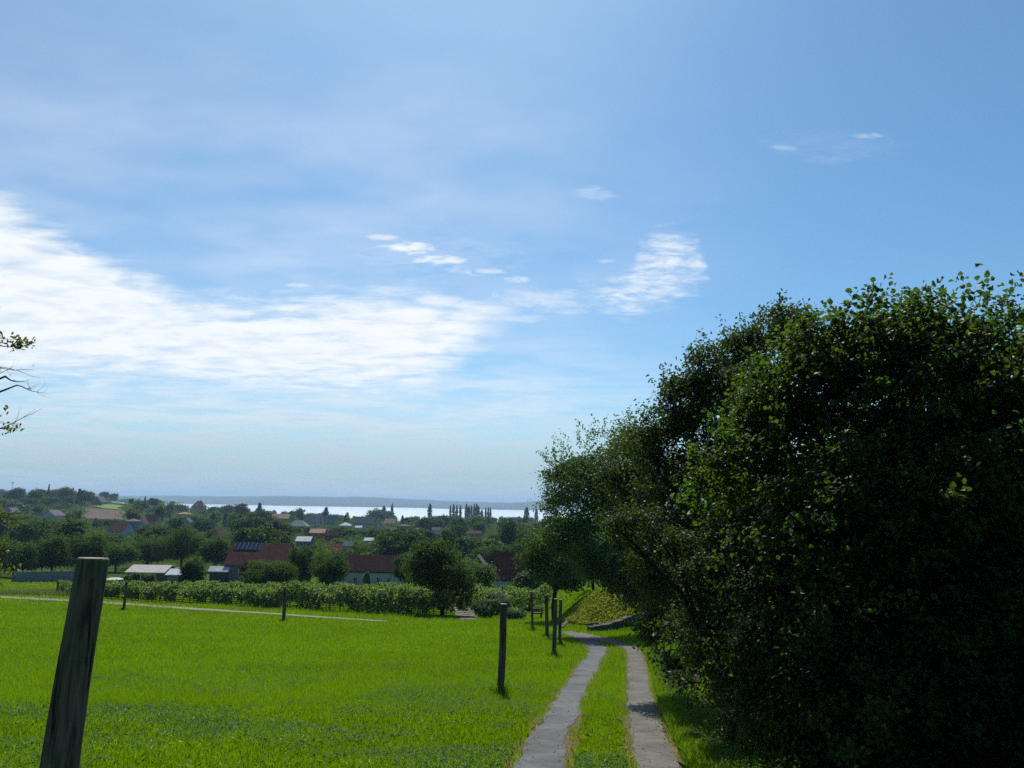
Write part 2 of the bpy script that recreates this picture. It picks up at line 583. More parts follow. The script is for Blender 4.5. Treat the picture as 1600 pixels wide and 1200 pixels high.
# gravel of the wheel tracks
def gravel_mat(name, k):
    m, T = material(name)
    geo = T.n('ShaderNodeNewGeometry')
    pos = geo.outputs['Position']
    n1 = T.noise(pos, 1.3, 6, .65)
    n2 = T.noise(pos, 60, 4, .7)
    n3 = T.noise(pos, 7, 6, .7)
    vo = T.n('ShaderNodeTexVoronoi')
    T.t.links.new(pos, vo.inputs['Vector'])
    vo.inputs['Scale'].default_value = 55
    c = T.mix(T.ss(n1, .35, .65), (.175 * k[0], .175 * k[1], .175 * k[2]), (.115 * k[0], .115 * k[1], .115 * k[2]))
    c = T.mix(T.m('MULTIPLY', T.ss(n3, .48, .70), .65), c, (.07, .062, .052))
    c = T.mix(T.m('MULTIPLY', T.ss(n2, .5, .75), .4), c, (.07, .068, .065))
    c = T.mix(T.m('MULTIPLY', T.ss(vo.outputs['Distance'], .25, .05), .18), c, (.17, .165, .155))
    finish(T, pbsdf(T, c, .95, .1, 0, T.m('ADD', n2, vo.outputs['Distance']), .8, .010))
    return m


M['gravel'] = gravel_mat('pale grey gravel', (.82, .84, .84))
M['gravel_tan'] = gravel_mat('tan gravel', (.92, .85, .72))
M['gravel_path'] = gravel_mat('pale sandy gravel', (1.45, 1.3, 1.1))
m, T = material('dry earth edge')
geo = T.n('ShaderNodeNewGeometry')
n1 = T.noise(geo.outputs['Position'], 4, 6, .7)
n2 = T.noise(geo.outputs['Position'], 40, 5, .7)
c = T.mix(T.ss(n1, .38, .6), (.21, .135, .055), (.10, .085, .025))
c = T.mix(T.m('MULTIPLY', n2, .6), c, (.05, .04, .025))
finish(T, pbsdf(T, c, .95, .1, 0, n2, .8, .02))
M['earth'] = m
M['field_brown'] = plain_mat('ploughed earth', (.11, .075, .06), (.075, .052, .045), .95, .1, .08, 0, .3)
M['field_green'] = plain_mat('bright meadow', (.13, .20, .02), (.09, .15, .015), .95, .1, .1, 0, .3)
m, T = material('lake water')
geo = T.n('ShaderNodeNewGeometry')
nz = T.noise(geo.outputs['Position'], .02, 6, .7)
g = T.n('ShaderNodeBsdfGlossy')
g.inputs['Color'].default_value = (.74, .79, .79, 1)
T.put(g.inputs['Roughness'], T.m('ADD', .18, T.m('MULTIPLY', nz, .1)))
d_ = T.n('ShaderNodeBsdfDiffuse')
d_.inputs[0].default_value = (.10, .17, .18, 1)
ms = T.n('ShaderNodeMixShader')
ms.inputs[0].default_value = .92
T.t.links.new(d_.outputs[0], ms.inputs[1])
T.t.links.new(g.outputs[0], ms.inputs[2])
finish(T, ms.outputs[0])
M['water'] = m
M['hill'] = plain_mat('wooded hill', (.030, .052, .030), (.055, .075, .040), .95, .1, .004, 0, .2)

# ------------------------------------------------------------------ ground sheet
rr = np.concatenate([np.linspace(1.0, 70, 230), np.geomspace(71, 13500, 150)])
na = 480
th = np.linspace(0, 2 * np.pi, na, endpoint=False)
gx = (rr[:, None] * np.sin(th)[None]).ravel()
gy = (rr[:, None] * np.cos(th)[None]).ravel()
gv = np.stack([gx, gy, H(gx, gy)], 1)
gv = np.vstack([gv, [[0, 0, h1(0, 0)]]])
i, j = np.meshgrid(np.arange(len(rr) - 1), np.arange(na), indexing='ij')
j2 = (j + 1) % na
gf = np.stack([i * na + j, (i + 1) * na + j, (i + 1) * na + j2, i * na + j2], -1).reshape(-1, 4)
me = np_mesh('ground', gv, gf[:, ::-1], smooth=True)
aa = me.attributes.new('meadow', 'FLOAT', 'POINT')
dist = np.hypot(gv[:, 0], gv[:, 1])
mw = 1 - sstep(dist + 30 * (fbm(gv[:, 0], gv[:, 1], 40, 9) - .5), 112, 135)
aa.data.foreach_set('value', mw.astype(np.float32))
ground = link('ground', me, M['ground'])
# centre cap
tag(ground, 'green meadow ground falling away towards the village', None, None, 'structure')


def strip(name, left, right, dz, mat, label, n=220, jit=0.0, cross=5, seed=1):
    """a ribbon lying on the ground between two edge lines"""
    L = np.array([tuple(p) for p in left])
    Rr = np.array([tuple(p) for p in right])

    def res(P):
        s = np.concatenate([[0], np.cumsum(np.hypot(*(np.diff(P[:, :2], axis=0).T)))])
        t = np.linspace(0, s[-1], n)
        return np.stack([np.interp(t, s, P[:, 0]), np.interp(t, s, P[:, 1])], 1)
    L, Rr = res(L), res(Rr)
    d = Rr - L
    d /= np.maximum(np.linalg.norm(d, axis=1)[:, None], 1e-6)
    r = np.random.default_rng(seed)

    def wob():
        k = np.arange(n)
        return (vnoise(k, k * 0 + seed, 9, seed) - .5) * 1.3 + (vnoise(k, k * 0, 2.3, seed + 5) - .5)
    L = L + d * (wob() * jit)[:, None]
    Rr = Rr + d * (wob() * jit)[:, None]
    w = np.linspace(0, 1, cross)
    P = L[:, None] * (1 - w)[None, :, None] + Rr[:, None] * w[None, :, None]
    vx, vy = P[..., 0].ravel(), P[..., 1].ravel()
    vs = np.stack([vx, vy, H(vx, vy) + dz], 1)
    i, j = np.meshgrid(np.arange(n - 1), np.arange(cross - 1), indexing='ij')
    fs = np.stack([i * cross + j, i * cross + j + 1, (i + 1) * cross + j + 1, (i + 1) * cross + j], -1).reshape(-1, 4)
    o = link(name, np_mesh(name, vs, fs, smooth=True), mat)
    return tag(o, label, None, None, 'structure')


def G(pts):
    return [gpt(*p) for p in pts]


TL_L = G([(770, 1260), (801, 1200), (833, 1147), (852, 1120), (868, 1093), (887, 1067), (904, 1040), (919, 1024), (921, 1013), (905, 1001), (887, 992), (872, 987)])
TL_R = G([(880, 1260), (884, 1200), (885, 1147), (905, 1120), (911, 1093), (923, 1067), (937, 1040), (945, 1024), (949, 1013), (930, 1001), (913, 992), (893, 987)])
TR_L = G([(1000, 1260), (994, 1200), (990, 1160), (983, 1133), (979, 1107), (979, 1080), (981, 1053), (982, 1029), (976, 1014), (956, 1007), (932, 1001), (911, 995), (893, 990.5)])
TR_R = G([(1085, 1260), (1062, 1200), (1045, 1160), (1033, 1133), (1024, 1107), (1017, 1080), (1012, 1053), (1006, 1029), (999, 1014), (979, 1007), (955, 999), (928, 993), (905, 988)])


def widen(Ls, Rs, w):
    a, b = [], []
    for p, q in zip(Ls, Rs):
        d = (q - p)
        d.z = 0
        d.normalize()
        a.append(p - d * w)
        b.append(q + d * w)
    return a, b


strip('track_verge', *widen(TL_L, TL_R, .16), .008, M['earth'], 'dry brown earth edge beside the left wheel track', jit=.16, seed=3)
strip('track_verge', *widen(TR_L, TR_R, .13), .010, M['earth'], 'dry brown earth edge beside the right wheel track', jit=.14, seed=4)
strip('track', TL_L, TL_R, .016, M['gravel'], 'left pale gravel wheel track curving down to the trees', jit=.06, seed=5)
strip('track', TR_L, TR_R, .019, M['gravel_tan'], 'right pale gravel wheel track beside the big bush', jit=.05, seed=6)
PA = G([(-200, 922), (0, 932), (100, 937), (200, 943), (300, 950.5), (400, 957), (500, 964), (580, 969.5), (606, 971.5)])
PB = G([(-200, 925), (0, 935.2), (100, 940.2), (200, 946.2), (300, 953.4), (400, 959.7), (500, 966.4), (580, 971.5), (606, 972.6)])
strip('path', PA, PB, .05, M['gravel_path'], 'narrow pale gravel path crossing below the vineyard', jit=.25, seed=7)
DA = G([(714, 968.5), (711, 955), (703, 944), (701, 936)])
DB = G([(748, 968.5), (740, 955), (734, 944), (726, 936)])
strip('road', DA, DB, .03, M['gravel_path'], 'short pale gravel lane beside the round tree', n=60, jit=.15, seed=8)

# ploughed field and bright meadow on the left hill
def patch(name, px0, px1, ytop, ybot, mat, label):
    d0 = gpt((px0 + px1) / 2, ybot).y
    d1 = gpt((px0 + px1) / 2, ytop).y
    a0, a1 = uv_of(px0, ybot)[0], uv_of(px1, ybot)[0]
    L = [Vector((a0 * d, d, 0)) for d in np.linspace(d0, d1, 12)]
    Q = [Vector((a1 * d, d, 0)) for d in np.linspace(d0, d1, 12)]
    return strip(name, L, Q, .35, mat, label, n=40, jit=4.0, cross=24, seed=11)


patch('ploughed_field', 132, 196, 796.5, 812, M['field_brown'], 'brown ploughed field on the left hillside')
patch('meadow', 156, 188, 788.5, 795.5, M['field_green'], 'small bright green meadow above the ploughed field')

# lake and far hills
mb = MB()
mb.add([(-9000, 1230, LAKE_Z), (9000, 1230, LAKE_Z), (9000, 9000, LAKE_Z), (-9000, 9000, LAKE_Z)], [(0, 1, 2, 3)])
tag(mb.build('lake', M['water']), 'bright silvery lake between the village and the far hills', None, None, 'structure')

hx = np.linspace(-8000, 8000, 420)
def hill_line(x, y0, pts, seed):
    px_u = [uv_of(a, b) for a, b in pts]
    ux = np.array([q[0] for q in px_u])
    vz = np.array([q[1] for q in px_u])
    top = EYE + np.interp(x / y0, ux, vz) * y0
    return top + (fbm(x, x * 0 + seed, 260, seed) - .5) * 7 + (vnoise(x, x * 0, 60, seed + 4) - .5) * 3


def ridge(name, y_shore, y_top, y_end, pts, seed, label):
    prof = [(-120, -.02), (0, .06), (.15, .25), (.4, .6), (.7, .88), (1, 1.0), (1.35, .85), (2.0, .3)]
    vs = []
    top = hill_line(hx, y_top, pts, seed)
    for k, (t, f) in enumerate(prof):
        yy_ = y_shore - 60 if k == 0 else y_shore + (y_top - y_shore) * t
        z = LAKE_Z - 1 + (top - LAKE_Z) * max(f, 0) + (0 if k in (0, 5) else (fbm(hx, hx * 0 + k, 500, seed + k) - .5) * 9 * (k > 1))
        if k == 0:
            z = np.full_like(hx, LAKE_Z - 6)
        vs.append(np.stack([hx * yy_ / y_top, np.full_like(hx, yy_) + (fbm(hx, hx * 0, 900, seed) - .5) * 300, z], 1))
    vs = np.concatenate(vs)
    n = len(hx)
    i, j = np.meshgrid(np.arange(len(prof) - 1), np.arange(n - 1), indexing='ij')
    fs = np.stack([i * n + j, i * n + j + 1, (i + 1) * n + j + 1, (i + 1) * n + j], -1).reshape(-1, 4)
    o = link(name, np_mesh(name, vs, fs, smooth=True), M['hill'])
    return tag(o, label, None, None, 'structure')


ridge('hills', 5200, 6900, 8000, [(-400, 772), (0, 773), (240, 774.5), (330, 775), (400, 775.5), (450, 775), (530, 776.3), (560, 776), (620, 779), (700, 782),
                                  (780, 785), (860, 787), (1100, 790), (2000, 800)], 21, 'long blue hills along the far shore of the lake')
ridge('hills', 4900, 5900, 7000, [(600, 800), (690, 790), (720, 787), (760, 788.5), (800, 785.5), (850, 782), (920, 779), (1000, 781), (1200, 786), (2000, 800)], 22,
      'lower blue headland rising on the right of the far shore')

# ------------------------------------------------------------------ foliage tools
def unit(a):
    return a / np.maximum(np.linalg.norm(a, axis=1)[:, None], 1e-9)


SHAPES = {
    'diamond': [(0, 0), (.5, .45), (0, 1), (-.5, .45)],
    'oval': [(0, 0), (.42, .22), (.5, .6), (0, 1), (-.5, .6), (-.42, .22)],
    'lance': [(0, 0), (.5, .32), (.38, .65), (0, 1), (-.38, .65), (-.5, .32)],
}


def leaf_arrays(c, length, width, shape='diamond', up=.6, out=None, r=rng, droop=.3, outw=.9):
    n = len(c)
    nr = r.normal(size=(n, 3))
    nr[:, 2] = nr[:, 2] * .7
    nr = unit(nr)
    nrm = nr + np.array([0, 0, up])
    if out is not None:
        nrm = nrm + outw * out
    nrm = unit(nrm)
    d = r.normal(size=(n, 3))
    d[:, 2] -= droop
    if out is not None:
        d += .6 * out
    d = unit(d - nrm * np.sum(d * nrm, 1)[:, None])
    s = np.cross(nrm, d)
    ln = length * r.uniform(.65, 1.25, n)
    wd = width * r.uniform(.7, 1.2, n)
    sh = SHAPES[shape]
    k = len(sh)
    V = np.empty((n, k, 3))
    for q, (a, b) in enumerate(sh):
        bend = -.18 * (2 * b - 1) ** 2 + abs(a) * .25
        V[:, q] = c + s * (a * wd)[:, None] + d * ((b - .5) * ln)[:, None] + nrm * (bend * wd)[:, None]
    Fc = np.arange(n * k).reshape(n, k)
    return V.reshape(-1, 3), Fc


def in_lobes(lobes, n, r, inner=.45, flat=1.0):
    """points spread through a set of round clumps, most of them near the outside"""
    L = np.array(lobes, float)
    w = (L[:, 3] * L[:, 4] * L[:, 5]) ** (2 / 3)
    k = r.choice(len(L), n, p=w / w.sum())
    d = unit(r.normal(size=(n, 3)))
    rad = inner + (1 - inner) * r.random(n) ** .55
    wob = 1 + .38 * (vnoise(d[:, 0] * 3 + k * 7.3, d[:, 2] * 3 + d[:, 1] * 2.1, .55, 77) - .5) * 2
    p = L[k, :3] + d * (rad * wob)[:, None] * L[k, 3:6]
    return p, d


def foliage(lobes, n_cl, per, cr, length, width, shape, r, inner=.45, up=.6, zmin=None, droop=.3, gap=0.0):
    p, d = in_lobes(lobes, n_cl, r, inner)
    if gap > 0:
        g = fbm(p[:, 0] + p[:, 1] * .7, p[:, 2] + p[:, 1] * .5, cr * 5, 55)
        keep = g > gap
        p, d = p[keep], d[keep]
    sp_ = np.repeat(p, per, 0) + r.normal(size=(len(p) * per, 3)) * cr * np.array([1, 1, .7]) * r.uniform(.4, 1.2, (len(p) * per, 1))
    dd = np.repeat(d, per, 0)
    tint = np.repeat(np.clip(r.normal(.45, .22, len(p)), 0, 1), per) + r.normal(0, .14, len(sp_))
    if zmin is not None:
        k = sp_[:, 2] > zmin
        sp_, dd, tint = sp_[k], dd[k], tint[k]
    V, Fc = leaf_arrays(sp_, length, width, shape, up, dd, r, droop)
    return V, Fc, np.clip(tint, 0, 1)


def branches(base, lobes, r0, n=7, mb=None, seed=0):
    """a tapered trunk with limbs running into the clumps of the crown"""
    mb = mb or MB()
    rd = random.Random(seed)
    base = Vector(base)
    cz = sum(l[2] for l in lobes) / len(lobes)
    cx = sum(l[0] for l in lobes) / len(lobes)
    cyy = sum(l[1] for l in lobes) / len(lobes)
    fork = base.lerp(Vector((cx, cyy, cz)), .45)
    fork.x = base.x * .6 + fork.x * .4
    mid = base.lerp(fork, .5) + Vector((rd.uniform(-.1, .1), rd.uniform(-.1, .1), 0)) * (fork - base).length * .5
    mb.tube([base - Vector((0, 0, .2)), base + Vector((0, 0, .05)), mid, fork], [r0 * 1.35, r0, r0 * .85, r0 * .7], 8)
    for l in rd.sample(list(lobes), min(n, len(lobes))):
        e = Vector(l[:3])
        m1 = fork.lerp(e, .5) + Vector((rd.uniform(-1, 1), rd.uniform(-1, 1), rd.uniform(-.2, .8))) * (e - fork).length * .12
        mb.tube([fork, m1, e], [r0 * .6, r0 * .4, r0 * .16], 6)
        for _ in range(3):
            t = e + Vector((rd.gauss(0, 1) * l[3], rd.gauss(0, 1) * l[4], abs(rd.gauss(0, .8)) * l[5])) * .6
            mb.tube([m1.lerp(e, rd.uniform(.2, .9)), t], [r0 * .2, r0 * .05], 5)
    return mb


def tree(name, base, lobes, leafmat, n_cl, per, cr, ln, wd, shape, trunk_r, label, cat='tree', seed=1, bark='bark', up=.6, inner=.45, group=None, zmin=None, gap=0.0, extra=None, trunk=True, droop=.3, nb=7):
    """lobes are in world coordinates"""
    base = Vector(base)
    root = empty(name, base)
    r = np.random.default_rng(seed)
    loc = [(l[0] - base.x, l[1] - base.y, l[2] - base.z, *l[3:]) for l in lobes]
    V, Fc, t = foliage(loc, n_cl, per, cr, ln, wd, shape, r, inner, up, zmin, droop, gap)
    if extra is not None:
        V2, F2, t2 = extra(base, r)
        Fc = np.vstack([Fc, F2 + len(V)])
        V = np.vstack([V, V2])
        t = np.concatenate([t, t2])
    link('crown', np_mesh('crown', V, Fc, t), M[leafmat], root)
    if trunk:
        branches((0, 0, 0), loc, trunk_r, nb, seed=seed).build('trunk', M[bark], root, True)
    return tag(root, label, cat, group)


def plobes(spec, squash=.9, dj=.3, seed=3):
    """clumps given as picture position, picture radius and distance, turned into round volumes standing there"""
    rd = random.Random(seed)
    out = []
    for px, py, rp, y in spec:
        p = at(px, py, y + rd.uniform(-dj, dj))
        r_ = rp * y / F
        out.append((p.x, p.y, p.z, r_, r_ * 1.15, r_ * squash))
    return out


def ball_lobes(c, w, h, n, seed, depth=None):
    """a rounded crown: n clumps inside an ellipsoid of width w and height h"""
    rd = random.Random(seed)
    out = []
    for k in range(int(n * 1.7)):
        a = rd.uniform(0, 2 * math.pi)
        zf = rd.uniform(-.75, .8)
        rad = math.sqrt(max(0, 1 - zf * zf)) * rd.uniform(.45, .80)
        s = rd.uniform(.20, .36)
        out.append((c[0] + math.cos(a) * rad * w / 2, c[1] + math.sin(a) * rad * (depth or w) / 2, c[2] + zf * h / 2 * .72, w * .5 * s * 1.2, w * .5 * s * 1.2, h * .5 * s))
    out.append((c[0], c[1], c[2], w * .34, w * .34, h * .34))
    return out

M['stone_small'] = plain_mat('small stones', (.26, .25, .235), (.19, .18, .17), .9, .2, 30, 0, 0)
m, T = material('solar cells')
tcn = T.n('ShaderNodeTexCoord')
nz = T.noise(tcn.outputs['Object'], 3, 3, .5)
finish(T, pbsdf(T, T.mix(nz, (.010, .016, .06), (.016, .026, .09)), .15, .5))
M['solar'] = m
# ------------------------------------------------------------------ houses
def house(name, label, x0, x1, ridge, eave, height, wall, roof, depth=None, hip=False, rot=0.0, wins=(), chimney=False, back=None, overhang=.25, gable=False, door=None, cat='house', z0=None):
    """x0..x1 and ridge/eave are where the roof shows; height is the real height to the ridge"""
    xc = (x0 + x1) / 2
    d = depth or depth_for(xc, ridge, height, 220)
    p = at(xc, ridge, d)
    gz = h1(p.x, d) if z0 is None else z0
    Hh = max(2.2, p.z - gz)
    L = max(2.5, (x1 - x0) * d / F)
    rh = max(.5, (eave - ridge) * d / F)
    wh = max(1.2, Hh - rh)
    root = empty(name, (p.x, d, gz), rot)
    if gable:                                # ridge runs away from the viewer
        Wd, Ln = L, back or L * 1.3
    else:
        Wd, Ln = back or min(L, 7.5), L
    a, b = Ln / 2, Wd / 2                    # ridge along local x, half width b
    mb = MB()
    if hip:
        mb.box(-a, a, -b, b, -1.5, wh)
    else:
        vs = [(-a, -b, -1.5), (a, -b, -1.5), (a, b, -1.5), (-a, b, -1.5), (-a, -b, wh), (a, -b, wh), (a, b, wh), (-a, b, wh), (-a, 0, wh + rh - .05), (a, 0, wh + rh - .05)]
        mb.add(vs, [(3, 2, 1, 0), (0, 1, 5, 4), (2, 3, 7, 6), (1, 2, 6, 9, 5), (3, 0, 4, 8, 7)])
    turn = Matrix.Rotation(math.pi / 2, 4, 'Z') if gable else Matrix.Identity(4)

    def B(mb_, nm, mat, par=root):
        mb_.v = [tuple(turn @ Vector(q)) for q in mb_.v]
        return mb_.build(nm, M[mat], par)
    B(mb, 'wall', wall)
    o = overhang
    t = .12
    sl = rh / b
    rb = MB()
    if hip:
        k = max(.3, a - b * .95)
        zz0 = wh - o * sl * .8 + .06
        e = [(-a - o, -b - o, zz0), (a + o, -b - o, zz0), (a + o, b + o, zz0), (-a - o, b + o, zz0), (-k, 0, wh + rh), (k, 0, wh + rh)]
        rb.add(e + [(q[0], q[1], q[2] - t) for q in e[:4]], [(0, 1, 5, 4), (2, 3, 4, 5), (1, 2, 5), (3, 0, 4), (6, 7, 1, 0), (7, 8, 2, 1), (8, 9, 3, 2), (9, 6, 0, 3), (9, 8, 7, 6)])
    else:
        for s in (-1, 1):
            ze = wh - o * sl + .08
            zr = wh + rh + .08
            q = [(-a - o, s * (b + o), ze), (a + o, s * (b + o), ze), (a + o, 0, zr), (-a - o, 0, zr)]
            q += [(x_, y_, z_ - t) for x_, y_, z_ in q]
            f = [(0, 1, 2, 3), (7, 6, 5, 4), (0, 4, 5, 1), (1, 5, 6, 2), (3, 7, 4, 0)]
            rb.add(q, f if s < 0 else [tuple(reversed(ff)) for ff in f])
    ro = B(rb, 'roof', roof)
    if chimney:
        cx = a * chimney
        B(MB().box(cx - .28, cx + .28, -.28 + .5, .28 + .5, wh + rh * .55, wh + rh + .7).box(cx - .34, cx + .34, .16, .84, wh + rh + .7, wh + rh + .8), 'chimney', 'red_wall', ro)
    # windows on the face seen from here: (centre fraction, sill height, width, height)
    fy = -(a if gable else b)
    half = b if gable else a
    for fx, sz, ww, hh in wins:
        xx = fx * half
        fr = MB()
        fw = .07
        fr.box(xx - ww / 2 - fw, xx - ww / 2, fy - .05, fy + .1, sz - fw, sz + hh + fw).box(xx + ww / 2, xx + ww / 2 + fw, fy - .05, fy + .1, sz - fw, sz + hh + fw)
        fr.box(xx - ww / 2, xx + ww / 2, fy - .05, fy + .1, sz + hh, sz + hh + fw).box(xx - ww / 2, xx + ww / 2, fy - .05, fy + .1, sz - fw, sz)
        fr.box(xx - .02, xx + .02, fy - .035, fy + .1, sz, sz + hh)
        fo = fr.build('window', M['frame_white'], root)
        MB().box(xx - ww / 2, xx + ww / 2, fy - .015, fy + .08, sz, sz + hh).build('pane', M['window_dark'], fo)
    if door:
        fx, ww, hh = door
        xx = fx * half
        MB().box(xx - ww / 2, xx + ww / 2, fy - .03, fy + .1, 0, hh).build('door', M['frame_dark'], root)
    tag(root, label, cat, 'houses in the village' if cat == 'house' else None)
    KEEP.append((x0 - 1, x1 + 1, ridge - 2, eave + max(1, wh * .25 * F / d), d))
    HPOS.append((p.x, d, max(Ln, Wd) * .6))
    return root, d, (Ln, Wd, wh, rh)


KEEP, HPOS = [], []
# solar house
root, d, (Ln, Wd, wh, rh) = house('tiled_house', 'red tiled house with twelve solar panels on its roof behind the round bush', 367, 455, 849, 878, 5.4, 'grey_wall', 'roof_red', depth=120,
                                  wins=((-.94, .9, .75, 1.15), (-.45, .9, .75, 1.15)), back=6.0)
sl = math.atan2(rh, Wd / 2)
for rI in range(2):
    for cI in range(6):
        pw, ph = .60, .62
        x_ = -Ln / 2 + .35 + cI * .64
        s0 = .12 + rI * .68                                   # distance down the slope from the ridge
        pa = MB().box(0, pw, 0, ph, 0, .04)
        fr = MB().box(-.02, pw + .02, -.02, ph + .02, -.03, .02)
        mtx = Matrix.Translation((x_, -(s0 + ph) * math.cos(sl), wh + rh + .16 - (s0 + ph) * math.sin(sl))) @ Matrix.Rotation(sl, 4, 'X')
        fr.v = [tuple(mtx @ Vector(q)) for q in fr.v]
        pa.v = [tuple(mtx @ Vector(q)) for q in pa.v]
        fo = fr.build('solar_panel', M['frame_white'], root)
        pa.build('cell_sheet', M['solar'], fo)
house('long_cottage', 'long low white cottage with dark maroon roof and three small windows', 528, 631, 868, 888.5, 4.1, 'white_wall', 'roof_maroon', depth=115, back=5.5,
      wins=((-.32, .55, .45, .8), (.34, .55, .45, .8), (.64, .55, .45, .8)))
house('white_house', 'white house with steep dark maroon roof beside the tall posts', 774, 842, 863, 899, 5.6, 'white_wall', 'roof_maroon', depth=100, back=5.6, wins=((.1, .8, .6, .9),))
house('grey_house', 'small grey gabled house left of the steep maroon roof', 738, 758, 868, 884, 5.0, 'grey_wall', 'roof_grey', depth=118, gable=True, back=6, wins=((0, 1.0, .6, .8),))
# sheds
house('barn', 'low brown barn with shining tin roof at the edge of the lawn', 212, 266, 883.5, 891.5, 2.4, 'brown_wall', 'roof_tin', depth=104, back=4.0, cat='barn', door=(.3, 1.2, 1.5))
house('red_shed', 'small red boarded shed between the tin roofed barn and the pale shed', 262, 279, 889.5, 893, 1.7, 'red_wall', 'roof_pink', depth=105, back=2.5, cat='shed')
house('pale_shed', 'pale blue shed under the small dark tree', 273, 297, 892.5, 895.5, 1.9, 'blue_wall', 'roof_white', depth=98, back=2.4, cat='shed', door=(.35, .6, 1.2))
house('dark_hut', 'tiny dark hut with pale flat roof left of the solar house', 339, 350, 885.5, 887.5, 1.4, 'frame_dark', 'roof_white', depth=117, back=1.4, cat='hut')
W1 = ((-.45, 1.0, .9, 1.1), (.45, 1.0, .9, 1.1))
for args in (
    ('flat_house', 'long low house with brown roof on the hilltop at the left edge', -14, 11, 764, 768, 6, 'tan', 'roof_brown', dict(hip=True)),
    ('cottage', 'small pale blue gabled cottage low among trees near the left edge', 13, 27, 793, 800, 6, 'blue_wall', 'roof_mauve', dict(gable=True)),
    ('cottage', 'white gabled cottage with dark roof and one window on the left hillside', 73, 95, 797, 805, 6.5, 'white_wall', 'roof_mauve', dict(gable=True, wins=((0, 1.6, 1.3, 1.5),))),
    ('house', 'pale grey gabled house at the upper end of the brown field', 149, 164, 776, 784, 6.5, 'grey_wall', 'roof_grey', dict(gable=True)),
    ('house', 'red roofed house with white verges on the left slope', 177, 205, 816, 829, 6.5, 'white_wall', 'roof_red', dict(rot=-.25, wins=W1)),
    ('house', 'grey house with dark flat roof and pale eaves right above the white verged red roof', 200, 217, 810.5, 814, 6.0, 'grey_wall', 'roof_mauve', dict(hip=True, wins=W1)),
    ('house', 'white gabled house squeezed beside the dark flat roof', 217, 229, 807, 817, 6.5, 'white_wall', 'roof_brown', dict(gable=True, wins=((0, 2, 1, 1.2),))),
    ('house', 'house with broad dark maroon roof on the left slope', 229, 250, 804, 813, 6.5, 'yellow_wall', 'roof_maroon', dict(wins=W1)),
    ('house', 'flat topped yellow house with dark windows among trees', 280, 297, 800, 803, 6.0, 'yellow_wall', 'roof_tan', dict(hip=True, wins=((-.5, 1.2, 1, 1.3), (.1, 1.2, 1, 1.3), (.6, 1.2, 1, 1.3)))),
    ('house', 'small pale blue gabled house below the flat topped yellow one', 288, 299, 809.5, 815, 6.0, 'blue_wall', 'roof_grey', dict(gable=True)),
    ('house', 'orange hip roofed house standing out on the skyline against the lake', 303, 321, 782.5, 790.5, 7.0, 'yellow_wall', 'roof_orange', dict(hip=True, chimney=.2)),
    ('house', 'tan roofed house with central chimney below the lake shore trees', 428, 453, 803, 809.5, 6.5, 'yellow_wall', 'roof_tan', dict(chimney=.1, wins=W1)),
    ('house', 'wide grey green hip roofed house in the middle of the village', 452, 482, 813, 821.5, 6.0, 'grey_wall', 'roof_green', dict(hip=True)),
    ('house', 'mauve slate roofed house right of the grey green hip roof', 480, 500, 807, 817, 6.8, 'white_wall', 'roof_mauve', dict()),
    ('house', 'pale green grey gabled house with tall steep roof', 505, 525, 805, 818, 7.0, 'white_wall', 'roof_green', dict(rot=.4)),
    ('house', 'house with brilliant white low hip roof', 532, 548, 816, 820.5, 5.0, 'white_wall', 'roof_white', dict(hip=True)),
    ('house', 'large grey blue house with broad roof behind the white awning', 556, 586, 807.5, 817, 7.5, 'blue_wall', 'roof_grey', dict(wins=W1)),
    ('awning', 'low white awning roof in front of the large grey blue house', 556, 566, 821.5, 824, 3.0, 'white_wall', 'roof_white', dict(cat='awning')),
    ('house', 'house with red roof and rounded white gable beside the tan roof', 588, 602, 815, 821, 6.0, 'white_wall', 'roof_red', dict(gable=True)),
    ('house', 'pale tan roofed house at the right end of the village row', 602, 618, 810.5, 817, 6.5, 'yellow_wall', 'roof_tan', dict(wins=W1)),
    ('house', 'flat grey house with pale roof edge near the first poplar', 622, 640, 819, 821.5, 5.5, 'grey_wall', 'roof_grey', dict(hip=True, wins=W1)),
    ('house', 'faded pink roofed house with a red wall', 487, 509, 826.5, 832, 5.5, 'red_wall', 'roof_pink', dict(wins=())),
    ('house', 'long dark red roofed annex right of the faded pink roof', 510, 530, 831, 836, 5.0, 'red_wall', 'roof_maroon', dict()),
    ('house', 'white roofed house above the tall tree behind the vineyard', 466, 487, 838.5, 844.5, 5.5, 'grey_wall', 'roof_white', dict()),
    ('house', 'bright orange roof half hidden by the tree behind the vineyard', 515, 533, 853, 864, 5.5, 'yellow_wall', 'roof_orange', dict(rot=.3)),
    ('house', 'red roofed house with tan verge between dark trees above the solar house', 333, 347, 826, 837, 6.0, 'yellow_wall', 'roof_red', dict(gable=True)),
    ('house', 'white and grey gabled house in the middle distance', 539, 555, 846, 852, 5.5, 'white_wall', 'roof_grey', dict(rot=-.35, wins=W1)),
    ('house', 'red roofed house with a sunny yellow wall among the right hand trees', 734, 752, 829.5, 833, 5.0, 'yellow_wall', 'roof_red', dict(wins=W1)),
    ('cottage', 'tiny white walled cottage below the grey blue house', 571, 584, 840.5, 844, 4.5, 'white_wall', 'roof_white', dict()),
    ('house', 'low grey roofed house peeping out right of the first poplar', 676, 688, 824, 828, 5.0, 'white_wall', 'roof_grey', dict()),
):
    nm, lb, x0, x1, rg, ev, hh, wl, rf, kw = args
    house(nm, lb, x0, x1, rg, ev, hh, {'tan': 'yellow_wall'}.get(wl, wl), rf, **kw)

